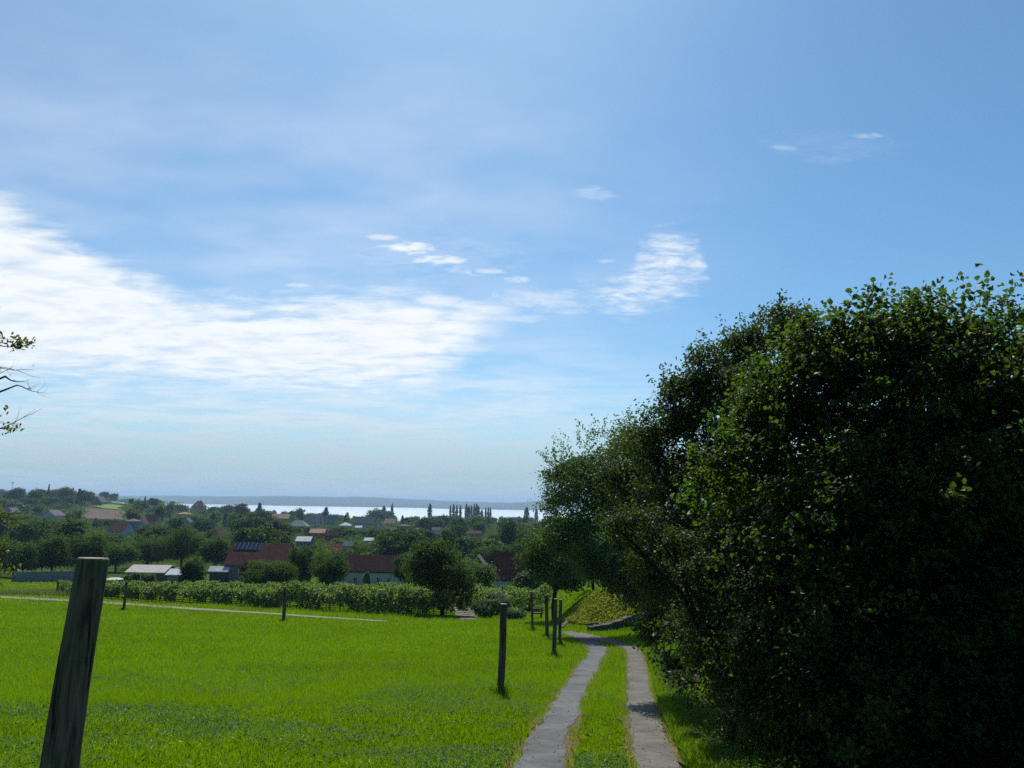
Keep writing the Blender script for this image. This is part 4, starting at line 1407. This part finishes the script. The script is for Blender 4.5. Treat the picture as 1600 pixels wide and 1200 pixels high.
# ------------------------------------------------------------------ village trees: prototypes, then copies
def proto(name, lm, kind, seed):
    """one tree of height 1 standing on the origin"""
    r = np.random.default_rng(seed)
    rd = random.Random(seed)
    mb = MB()
    if kind == 'round':
        lo = ball_lobes((0, 0, .56), .86, .86, 15, seed)
        V, Fc, t = foliage(lo, 340, 8, .05, .075, .055, 'diamond', r, .35, .7, .06, .3, .2)
        mb.tube([(0, 0, -.12), (0, 0, .02), (rd.uniform(-.03, .03), 0, .4)], [.035, .028, .016], 6)
    elif kind == 'wide':
        lo = ball_lobes((0, 0, .52), 1.25, .84, 18, seed)
        V, Fc, t = foliage(lo, 420, 8, .06, .08, .06, 'diamond', r, .35, .7, .05, .3, .2)
        mb.tube([(0, 0, -.12), (0, 0, .02), (rd.uniform(-.03, .03), 0, .4)], [.04, .03, .02], 6)
    elif kind == 'tall':
        lo = ball_lobes((0, 0, .56), .58, .88, 15, seed)
        V, Fc, t = foliage(lo, 300, 8, .04, .07, .045, 'diamond', r, .35, .6, .08, .3, .2)
        mb.tube([(0, 0, -.12), (0, 0, .02), (0, 0, .5)], [.03, .022, .012], 6)
    elif kind == 'conifer':
        n = 330
        z = r.random(n) ** 1.15
        a = r.random(n) * 6.283
        rad = (.23 * (1 - z) + .012) * (.45 + .55 * r.random(n) ** .5) * (1 + .25 * np.sin(z * 45))
        p = np.stack([np.cos(a) * rad, np.sin(a) * rad, .06 + z * .93 - rad * .25], 1)
        d = unit(np.stack([np.cos(a), np.sin(a), a * 0 - .45], 1))
        q = np.repeat(p, 7, 0) + r.normal(size=(n * 7, 3)) * .018
        V, Fc = leaf_arrays(q, .07, .022, 'diamond', .4, np.repeat(d, 7, 0), r, .4)
        t = np.clip(r.normal(.45, .25, len(q)), 0, 1)
        mb.tube([(0, 0, -.12), (0, 0, .02), (0, 0, .9)], [.024, .02, .004], 6)
    elif kind == 'poplar':
        n = 360
        z = r.random(n)
        wv = np.interp(z, [0, .12, .35, .7, .9, 1], [.03, .075, .095, .08, .045, .012])
        a = r.random(n) * 6.283
        rad = wv * r.random(n) ** .4 * (1 + .25 * np.sin(z * 23 + a * 2))
        p = np.stack([np.cos(a) * rad, np.sin(a) * rad, .04 + z * .95], 1)
        q = np.repeat(p, 8, 0) + r.normal(size=(n * 8, 3)) * np.array([.012, .012, .022])
        V, Fc = leaf_arrays(q, .04, .022, 'diamond', .2, None, r, -.6)
        t = np.clip(r.normal(.4, .25, len(q)), 0, 1)
        mb.tube([(0, 0, -.12), (0, 0, .02), (0, 0, .8)], [.016, .012, .004], 6)
    return np_mesh('crown', V, Fc, t), mb.mesh('trunk'), name, lm


PROTOS = {}
for key, nm, lm, kind, seed in (
    ('rm1', 'broadleaf_tree', 'crown_mid', 'round', 201), ('rm2', 'broadleaf_tree', 'crown_mid', 'round', 202), ('rd1', 'broadleaf_tree', 'crown_dark', 'round', 203),
    ('rd2', 'broadleaf_tree', 'crown_dark', 'wide', 204), ('wm', 'broadleaf_tree', 'crown_mid', 'wide', 205), ('wp', 'broadleaf_tree', 'crown_pale', 'wide', 206),
    ('rp', 'broadleaf_tree', 'crown_pale', 'round', 207), ('tm', 'broadleaf_tree', 'crown_mid', 'tall', 208), ('td', 'broadleaf_tree', 'crown_dark', 'tall', 209),
    ('cf', 'conifer_tree', 'crown_conifer', 'conifer', 210), ('cf2', 'conifer_tree', 'crown_conifer', 'conifer', 211), ('cp', 'broadleaf_tree', 'crown_copper', 'round', 212),
    ('po', 'poplar_tree', 'crown_dark', 'poplar', 213), ('po2', 'poplar_tree', 'crown_dark', 'poplar', 214)):
    cm, tm, n_, l_ = proto(nm, lm, kind, seed)
    cm.materials.append(M[lm])
    tm.materials.append(M['bark_dark'])
    PROTOS[key] = (cm, tm, nm)


def plant(key, x, y, h, wscale, label, group, cat='tree', z=None, parts=True):
    cm, tm, nm = PROTOS[key]
    root = empty(nm, (x, y, h1(x, y) if z is None else z), random.uniform(0, 6.28))
    root.scale = (h * wscale, h * wscale, h)
    c = bpy.data.objects.new('crown', cm)
    COL.objects.link(c)
    c.parent = root
    if parts:
        t = bpy.data.objects.new('trunk', tm)
        COL.objects.link(t)
        t.parent = root
    return tag(root, label, cat, group)


# poplars by the lake, each where it stands out
for px, top, wpx, d in ((613, 788, 5, 870), (600, 791, 8, 860), (672, 788, 7.5, 820), (704, 790, 4, 860), (709, 788.5, 5, 865), (714, 789.5, 4.5, 870), (719.5, 790, 4.5, 860), (729, 788.5, 6, 840), (733, 791, 6, 830),
                        (737, 790, 4, 870), (741, 788, 4, 850), (745, 788, 6, 840), (748, 791, 5, 835), (759, 793.5, 4, 880), (763, 793, 4, 885), (766.5, 793.5, 4, 880), (753, 797, 6, 870), (823, 793, 9, 800), (838, 795, 6, 820)):
    p = at(px, top, d)
    gz = h1(p.x, d)
    h = p.z - gz
    lb = ('lone tall poplar standing up against the lake left of the poplar row' if px == 672 else
          'slim poplar beside the clump on the near lake shore' if px < 620 else
          'poplar standing near the right hand tree at the lake' if px > 800 else 'slim dark poplar in the row standing against the bright lake')
    plant(random.choice(('po', 'po2')), p.x, d, h, (wpx * d / F) / (h * .19), lb, 'poplars in front of the lake', z=gz)

SKYX = [-60, 0, 20, 60, 100, 150, 175, 190, 215, 250, 290, 300, 324, 340, 370, 385, 405, 420, 450, 465, 475, 490, 510, 530, 560, 575, 590, 612, 625, 650, 690, 720, 760, 800, 840, 900, 1600]
SKYY = [762, 765, 761, 762, 760, 765, 766, 773, 775, 777, 783, 788, 789, 786, 784, 789, 787, 794, 793, 792, 798, 797, 794, 800, 805, 799, 793, 795, 803, 805, 802, 803, 800, 803, 797, 800, 800]
LABEL = {
    'rm': 'mid green round headed tree in the wooded village below the vineyard', 'rd': 'dark green broad tree in the wooded village below the vineyard',
    'wm': 'mid green wide spreading tree in the wooded village below the vineyard', 'wp': 'pale green wide tree in the wooded village below the vineyard',
    'rp': 'pale green round tree in the wooded village below the vineyard', 'tm': 'mid green upright tree in the wooded village below the vineyard',
    'td': 'dark upright tree in the wooded village below the vineyard', 'cf': 'dark pointed conifer in the wooded village below the vineyard',
    'cp': 'brownish leaved tree in the wooded village below the vineyard'}
GROUP = {'rm': 'mid green round village trees', 'rd': 'dark broad village trees', 'wm': 'mid green wide village trees', 'wp': 'pale wide village trees', 'rp': 'pale round village trees',
         'tm': 'mid green upright village trees', 'td': 'dark upright village trees', 'cf': 'village conifers', 'cp': 'copper village trees'}
KEEP += [(132, 196, 796, 811, 620), (154, 189, 788, 796, 750)]
rows = [(160, .6), (195, .8), (235, .9), (280, 1), (330, 1), (390, 1), (455, 1), (530, 1), (610, 1), (700, 1), (800, 1), (900, 1), (1010, 1), (1120, .9)]
placed = []
rd = random.Random(99)
cands = []
for d0, dens_ in rows:
    w_m = 9.0 + d0 * .007
    step = w_m / d0 * F * .98 / dens_
    px = -40 + rd.uniform(0, step)
    while px < 870:
        cands.append((px + rd.uniform(-.35, .35) * step, d0 * rd.uniform(.92, 1.08)))
        if 500 < d0 < 820 and px < 270:
            cands.append((px + rd.uniform(-.5, .5) * step, d0 * rd.uniform(.92, 1.08)))
        px += step
for px, d in cands:
    hgt = rd.choice((6, 7, 8, 9, 10, 11, 12.5)) * rd.uniform(.9, 1.1)
    key = rd.choices(('rm1', 'rm2', 'rd1', 'rd2', 'wm', 'wp', 'rp', 'tm', 'td', 'cf', 'cf2', 'cp'), (6, 6, 6, 4, 5, 2.0, 2.2, 4, 4, 3, 2, .6))[0]
    wf = {'r': .86, 'w': 1.25, 't': .58, 'c': .5}[key[0]] if key != 'cp' else .86
    x0_ = uv_of(px, 800)[0] * d
    gz = h1(x0_, d)
    bpx, bpy_ = to_pix(x0_, d, gz)
    ok = True
    # keep the skyline of the photo: nothing higher than the far tree line there
    sky_y = np.interp(bpx, SKYX, SKYY) + rd.uniform(0, 4)
    hmax = (bpy_ - sky_y) * d / F
    if hmax < 2.5:
        continue
    hgt = min(hgt, hmax) if d < 760 else max(min(hgt, hmax), min(15, hmax) * rd.uniform(.55, 1))
    for a_, b_, t_, e_, hd in KEEP:
        if hd <= d - 4:
            continue
        wpx = hgt * wf * .5 * F / d
        if bpx + wpx * .8 > a_ and bpx - wpx * .8 < b_:
            lim = (bpy_ - (e_ - 1)) * d / F
            hgt = min(hgt, lim)
    for hx_, hy_, hr in HPOS:
        if math.hypot(hx_ - x0_, hy_ - d) < hr + hgt * wf * .35:
            ok = False
    if not ok or hgt < 2.6:
        continue
    placed.append((px, d, hgt, key, x0_))
placed.sort(key=lambda q: -q[2] / q[1])
for px, d, hgt, key, x0_ in placed[:290]:
    k2 = key[:2]
    plant(key, x0_, d, hgt, rd.uniform(.9, 1.15), LABEL[k2], GROUP[k2], parts=d < 420)
print('village trees', len(placed))
# a few that stand out on the left hilltop
for px, top, d, key, ws, lb in ((107, 757, 640, 'wm', .7, 'flat topped pine standing highest on the left hilltop'), (135, 763, 650, 'rd1', .9, 'dark rounded tree right of the hilltop pine'),
                                (125, 764, 640, 'cf', 1.3, 'dark pointed conifer right of the hilltop pine'), (62, 760, 650, 'rm1', 1.2, 'broad pale headed tree in the middle of the left hilltop'),
                                (25, 759, 640, 'rd1', 1.1, 'dark round tree under the mast on the left hilltop'), (77, 757, 645, 'cf2', .5, 'thin dark conifer left of the hilltop pine'),
                                (379, 781, 560, 'td', 1.1, 'tall dark tree standing up against the lake left of the tan roofed house'), (465, 791, 620, 'rd1', 1.0, 'dark domed tree against the lake above the grey green hip roof'),
                                (406, 786, 600, 'cf', 1.2, 'small pointed conifer against the lake'), (586, 793, 800, 'rm2', 1.2, 'big round clump on the near lake shore'),
                                (605, 794, 800, 'rm1', 1.1, 'round tree right of the big clump on the near lake shore'), (510, 793, 640, 'cf2', 1.6, 'dark pointed tree above the pale green grey steep roof'),
                                (543, 801, 640, 'cf', 1.4, 'pointed conifer above the brilliant white roof')):
    p = at(px, top, d)
    gz = h1(p.x, d)
    plant(key, p.x, d, max(3, p.z - gz), ws, lb, None, z=gz)
# mast on the hill
d = 640
p = at(20, 753, d)
gz = h1(p.x, d)
root = empty('radio_mast', (p.x, d, gz))
MB().tube([(0, 0, -.3), (0, 0, p.z - gz)], [.22, .12], 6).build('pole', M['metal'], root)
MB().box(-1.1, 1.1, -.12, .12, p.z - gz - .7, p.z - gz - .3).box(-.6, .6, -.1, .1, p.z - gz - 1.6, p.z - gz - 1.3).build('antenna_arm', M['metal'], root)
tag(root, 'thin mast with a short crossbar on the left hilltop', 'mast')

# distant trees beyond the ones one can tell apart, and scrub between the gardens: one mass
r = np.random.default_rng(5)
cs, sz = [], []
n = 6500
dd_ = np.exp(r.uniform(math.log(165), math.log(1290), n))
uu_ = r.uniform(-.80, .40, n)
xs = uu_ * dd_
zs = H(xs, dd_)
for k in range(n):
    x, y, z = xs[k], dd_[k], zs[k]
    px, py = to_pix(x, y, z)
    hgt = r.uniform(1.6, 4.5) if y < 450 else r.uniform(2.5, 8)
    hgt = min(hgt, (py - np.interp(px, SKYX, SKYY) - 1) * y / F)
    for a_, b_, t_, e_, hd in KEEP:
        if hd > y - 4 and px + 3 > a_ and px - 3 < b_:
            hgt = min(hgt, (py - e_) * y / F)
    if hgt < 1.0 or any(math.hypot(hx_ - x, hy_ - y) < hr for hx_, hy_, hr in HPOS):
        continue
    m_ = 60
    q = r.normal(size=(m_, 3)) * np.array([hgt * .42, hgt * .42, hgt * .24]) + np.array([x, y, z + hgt * .45])
    cs.append(q[q[:, 2] < z + hgt])
    sz.append(np.full(len(cs[-1]), max(.5, hgt * .17)))
cs, sz = np.vstack(cs), np.concatenate(sz)
V, Fc = leaf_arrays(cs, sz, sz * .7, 'diamond', .7, None, r, .3)
tag(link('woodland', np_mesh('woodland', V, Fc, np.clip(r.normal(.45, .3, len(cs)), 0, 1)), M['crown_mid']), 'low scrub and far woodland filling the gaps between village gardens', 'woodland', None, 'stuff')

# ------------------------------------------------------------------ grass, clover and weeds
def edges(Ls):
    P = np.array([(p.y, p.x) for p in Ls])
    return P[np.argsort(P[:, 0])]


E = [edges(TL_L), edges(TL_R), edges(TR_L), edges(TR_R)]


def on_track(x, y, m=0.0):
    def inside(a, b):
        xa, xb = np.interp(y, a[:, 0], a[:, 1]), np.interp(y, b[:, 0], b[:, 1])
        hi = min(a[-1, 0], b[-1, 0]) + .3
        return (x > xa - m) & (x < xb + m) & (y < hi)
    return inside(E[0], E[1]) | inside(E[2], E[3])


def poly_inside(x, y, poly):
    c = np.zeros(len(x), bool)
    n_ = len(poly)
    for i in range(n_):
        x1, y1 = poly[i]
        x2, y2 = poly[(i + 1) % n_]
        cond = ((y1 > y) != (y2 > y))
        c ^= cond & (x < (x2 - x1) * (y - y1) / ((y2 - y1) if abs(y2 - y1) > 1e-9 else 1e-9) + x1)
    return c


PATH_POLY = [(p.x, p.y) for p in PA] + [(p.x, p.y) for p in reversed(PB)]
ROAD_POLY = [(p.x, p.y) for p in DA] + [(p.x, p.y) for p in reversed(DB)]


def blades(x, y, h, w, r, lean=.45, hi_detail=True):
    n = len(x)
    z = H(x, y)
    a = r.uniform(0, 6.283, n)
    ca, sa = np.cos(a), np.sin(a)
    la = r.uniform(0, 6.283, n)
    ll = np.minimum(np.abs(r.normal(0, lean, n)), .95) * h
    tx, ty = np.cos(la) * ll, np.sin(la) * ll
    B1 = np.stack([x - ca * w / 2, y - sa * w / 2, z - .01], 1)
    B2 = np.stack([x + ca * w / 2, y + sa * w / 2, z - .01], 1)
    Tp = np.stack([x + tx, y + ty, z + np.sqrt(np.maximum(h * h - ll * ll * .6, .1 * h * h))], 1)
    if not hi_detail:
        V = np.stack([B1, B2, Tp], 1).reshape(-1, 3)
        return V, np.arange(n * 3).reshape(n, 3)
    zm = z + h * .58
    M1 = np.stack([x + tx * .3 - ca * w * .42, y + ty * .3 - sa * w * .42, zm], 1)
    M2 = np.stack([x + tx * .3 + ca * w * .42, y + ty * .3 + sa * w * .42, zm], 1)
    V = np.stack([B1, B2, M2, Tp, M1], 1).reshape(-1, 3)
    return V, np.arange(n * 5).reshape(n, 5)


def scatter(n, y0, y1, r, ul=-.86, ur=.40, power=1.0):
    """points on the meadow, thinning with distance"""
    y = y0 * (y1 / y0) ** (r.random(n) ** power)
    x = r.uniform(ul, ur, n) * y
    return x, y


r = np.random.default_rng(31)
# near grass
x, y = scatter(270000, 3.6, 15, r, -.9, .36)
k = ~on_track(x, y, .05 - .09 * (fbm(x, y, .35, 71) > .56))
x, y = x[k], y[k]
pat = fbm(x, y, 1.1, 12)
big_ = fbm(x, y, 5.0, 15)
mown = (x > np.interp(y, E[1][:, 0], E[1][:, 1])) & (x < np.interp(y, E[2][:, 0], E[2][:, 1]))
hh = (.035 + .06 * pat) * np.clip(np.exp(r.normal(0, .38, len(x))), .3, 1.9) * np.where(mown, .75, 1)
edge_d = on_track(x, y, .16)
keep = ~(edge_d & (r.random(len(x)) < .6))
V, Fc = blades(x[keep], y[keep], hh[keep], (.0085 + .0004 * y[keep]) * r.uniform(.6, 1.5, keep.sum()), r, .55)
t = np.clip(.48 + .55 * (big_[keep] - .4) + .9 * (pat[keep] - .5) + r.normal(0, .27, keep.sum()), 0, 1)
tag(link('grass', np_mesh('grass', V, Fc, t), M['grass']), 'short bright green meadow grass near the camera', 'grass', None, 'stuff')
# farther grass
x, y = scatter(540000, 14, 62, r, -.9, .36)
k = ~on_track(x, y, .05 - .09 * (fbm(x, y, .5, 72) > .56)) & ~poly_inside(x, y, PATH_POLY) & ~poly_inside(x, y, ROAD_POLY) & ~((x > 2.9) & (y > 41.2) & (r.random(len(x)) < .55))
x, y = x[k], y[k]
ppy = np.array([(p.x, p.y) for p in PB])
ppy = ppy[np.argsort(ppy[:, 0])]
pyp = np.interp(x, ppy[:, 0], ppy[:, 1])
beyond = (y > pyp) & (x < ppy[-1, 0] + 1)
vrow = (x - va.x) * vn.x + (y - va.y) * vn.y
vt = (x - va.x) * vd.x + (y - va.y) * vd.y
inv = (vrow > .2) & (vt > 0) & (vt < vlen)
keep = ~inv | (r.random(len(x)) < .35)
x, y, beyond, vrow, vt = x[keep], y[keep], beyond[keep], vrow[keep], vt[keep]
pat = fbm(x, y, 2.4, 12)
big_ = fbm(x, y, 9.0, 15)
hh = (.05 + .06 * pat) * r.uniform(.6, 1.4, len(x)) * (1 + y / 120) * np.where(beyond, 2.0, 1.0)
V, Fc = blades(x, y, hh, .00075 * y * r.uniform(.7, 1.3, len(x)), r, .5, False)
t = np.clip(.62 + .8 * (big_ - .42) + .8 * (pat - .5) + r.normal(0, .24, len(x)), 0, 1)
tag(link('grass', np_mesh('grass', V, Fc, t), M['grass']), 'bright yellow green grass of the farther meadow', 'grass', None, 'stuff')
# lawns around the houses and on the bank beyond
x = r.uniform(-75, 22, 90000)
y = r.uniform(58, 128, 90000)
k = (x > -.75 * y) & ~(((x - va.x) * vn.x + (y - va.y) * vn.y > -.5) & ((x - va.x) * vn.x + (y - va.y) * vn.y < ROWS * 2.1) & ((x - va.x) * vd.x + (y - va.y) * vd.y > -1) & ((x - va.x) * vd.x + (y - va.y) * vd.y < vlen))
x, y = x[k], y[k]
V, Fc = blades(x, y, r.uniform(.08, .2, len(x)), .10 * r.uniform(.6, 1.3, len(x)), r, .6, False)
tag(link('grass', np_mesh('grass', V, Fc, np.clip(.5 + .6 * (fbm(x, y, 14, 5) - .5) + r.normal(0, .15, len(x)), 0, 1)), M['grass']), 'lawn around the sheds and the solar house', 'grass', None, 'stuff')
# taller tufts left standing round the posts
px_ = np.concatenate([np.full(260, o.location.x) for o in bpy.data.objects if o.get('category') == 'post'])
py_ = np.concatenate([np.full(260, o.location.y) for o in bpy.data.objects if o.get('category') == 'post'])
an = r.uniform(0, 6.283, len(px_))
rd_ = .07 + np.abs(r.normal(0, .12, len(px_)))
px_, py_ = px_ + np.cos(an) * rd_, py_ + np.sin(an) * rd_
V, Fc = blades(px_, py_, r.uniform(.12, .32, len(px_)) * (1 - .6 * np.minimum(rd_ / .5, 1)), .006 + .0007 * py_, r, .4, True)
tag(link('grass', np_mesh('grass', V, Fc, np.clip(r.normal(.4, .3, len(px_)), 0, 1)), M['grass']), 'taller grass tufts around the feet of the wooden posts', 'grass', None, 'stuff')
# tall pale grass at the left beyond the path
pa_, pb_ = gpt(-30, 929), gpt(94, 932)
s = r.random(26000)
o_ = r.uniform(.8, 20, 26000)
x = pa_.x + (pb_.x - pa_.x) * s * 1.0 + vn.x * o_
y = pa_.y + (pb_.y - pa_.y) * s * 1.0 + vn.y * o_
V, Fc = blades(x, y, r.uniform(.25, .65, len(x)), .045 * r.uniform(.6, 1.3, len(x)), r, .45, False)
tag(link('tall_grass', np_mesh('tall_grass', V, Fc, np.clip(r.normal(.5, .25, len(x)), 0, 1)), M['grass_pale']), 'tall pale unmown grass left of the vineyard', 'grass', None, 'stuff')

# clover and broad leaved weeds in loose patches
x, y = scatter(190000, 3.4, 24, r, -.9, .30)
pt = fbm(x, y, 1.9, 44) + .12 * (fbm(x, y, .6, 46) - .5)
k = (r.random(len(x)) < sstep(pt, .42, .68) * (1 - .85 * sstep(y, 9, 22))) & ~on_track(x, y, .1)
x, y, pt = x[k], y[k], pt[k]
c = np.stack([x, y, H(x, y) + r.uniform(.02, .075, len(x))], 1)
off = r.normal(0, .012, (len(x), 2))
c3 = np.repeat(c, 3, 0)
an = np.repeat(r.uniform(0, 6.28, len(x)), 3) + np.tile([0, 2.09, 4.19], len(x))
sz_ = np.repeat((.021 + .0007 * y) * r.uniform(.7, 1.3, len(x)), 3)
c3[:, 0] += np.cos(an) * sz_ * .55
c3[:, 1] += np.sin(an) * sz_ * .55
V, Fc = leaf_arrays(c3, sz_, sz_ * .9, 'oval', 2.2, None, r, 0)
tag(link('clover', np_mesh('clover', V, Fc, np.clip(r.normal(.5, .25, len(c3)), 0, 1)), M['clover']), 'darker clover patches spread through the near meadow', 'clover', None, 'stuff')

# weeds along the foot of the big bush and on the right verge
n = 26000
y = 7.0 * (30 / 7.0) ** r.random(n)
xr = np.interp(y, E[3][:, 0], E[3][:, 1])
o_ = np.abs(r.normal(0, .42, n)) + .08
x = xr + o_
c = np.stack([x, y, H(x, y) + (.03 + np.minimum(o_, 1.0) * .30) * r.random(n)], 1)
V, Fc = leaf_arrays(c, .055, .026, 'lance', .5, None, r, .2)
V2, F2 = blades(x, y, r.uniform(.06, .2, n), .008 * np.ones(n), r, .5, True)
me = np_mesh('weeds', V, Fc, np.clip(r.normal(.5, .25, len(c)), 0, 1))
tag(link('weeds', me, M['weed']), 'leafy weeds along the right edge of the track under the bush', 'weeds', None, 'stuff')
tag(link('grass', np_mesh('grass', V2, F2, np.clip(r.normal(.4, .2, n), 0, 1)), M['grass']), 'longer grass between the right track and the bush', 'grass', None, 'stuff')

# yellow green plants on the bank
n = 16000
x = r.uniform(2.7, 9.5, n)
y = r.uniform(40.6, 46.5, n)
z = H(x, y)
k = (z > np.interp(y, _ty, _tz) + .25)
x, y, z = x[k], y[k], z[k]
c = np.stack([x, y, z + r.random(len(x)) * (.05 + .22 * fbm(x, y, .9, 4))], 1)
V, Fc = leaf_arrays(c, .14, .08, 'oval', .6, None, r, .2)
tag(link('bank_plants', np_mesh('bank_plants', V, Fc, np.clip(-.25 + fbm(x, y, 1.3, 9) * 1.5 + r.normal(0, .2, len(x)), 0, 1)), M['bank_plant']), 'yellow green ground cover on the sunlit bank below the curved wall', 'ground cover', None, 'stuff')

# loose stones along the wheel tracks
n = 1600
y = 6.5 * (30 / 6.5) ** r.random(n)
which = r.integers(0, 4, n)
xe = np.choose(which, [np.interp(y, e[:, 0], e[:, 1]) for e in E])
x = xe + r.normal(0, .09, n) + np.choose(which, [.03, -.03, .03, -.03])
s_ = r.uniform(.004, .011, n) * (1 + y / 40)
oc = np.array([(1, 0, 0), (0, 1, 0), (-1, 0, 0), (0, -1, 0), (0, 0, .7), (0, 0, -.5)])
of = np.array([(0, 1, 4), (1, 2, 4), (2, 3, 4), (3, 0, 4), (1, 0, 5), (2, 1, 5), (3, 2, 5), (0, 3, 5)])
jit = 1 + r.uniform(-.35, .35, (n, 6, 1))
rot = r.uniform(0, 6.28, n)
ox = oc[None, :, 0] * np.cos(rot)[:, None] - oc[None, :, 1] * np.sin(rot)[:, None]
oy = oc[None, :, 0] * np.sin(rot)[:, None] + oc[None, :, 1] * np.cos(rot)[:, None]
V = np.stack([ox, oy, np.repeat(oc[None, :, 2], n, 0)], 2) * jit * s_[:, None, None] + np.stack([x, y, H(x, y) + .022], 1)[:, None]
Fc = (of[None] + (np.arange(n) * 6)[:, None, None]).reshape(-1, 3)
tag(link('gravel', np_mesh('gravel', V.reshape(-1, 3), Fc), M['stone_small']), 'loose small stones along the edges of the wheel tracks', 'gravel', None, 'stuff')

# ------------------------------------------------------------------ air
m, T = material('pale air')
vol = T.n('ShaderNodeVolumePrincipled')
vol.inputs['Color'].default_value = (.47, .68, .95, 1)
vol.inputs['Density'].default_value = 1.5e-4
vol.inputs['Anisotropy'].default_value = .2
o_ = T.n('ShaderNodeOutputMaterial')
T.t.links.new(vol.outputs[0], o_.inputs['Volume'])
M['haze'] = m
m.cycles.homogeneous_volume = True
m.cycles.volume_sampling = 'DISTANCE'
hz_ = MB().box(-14500, 14500, -14500, 14500, -42, 78).build('haze', m)
tag(hz_, 'faint blue summer haze over village and lake', 'haze', None, 'stuff')
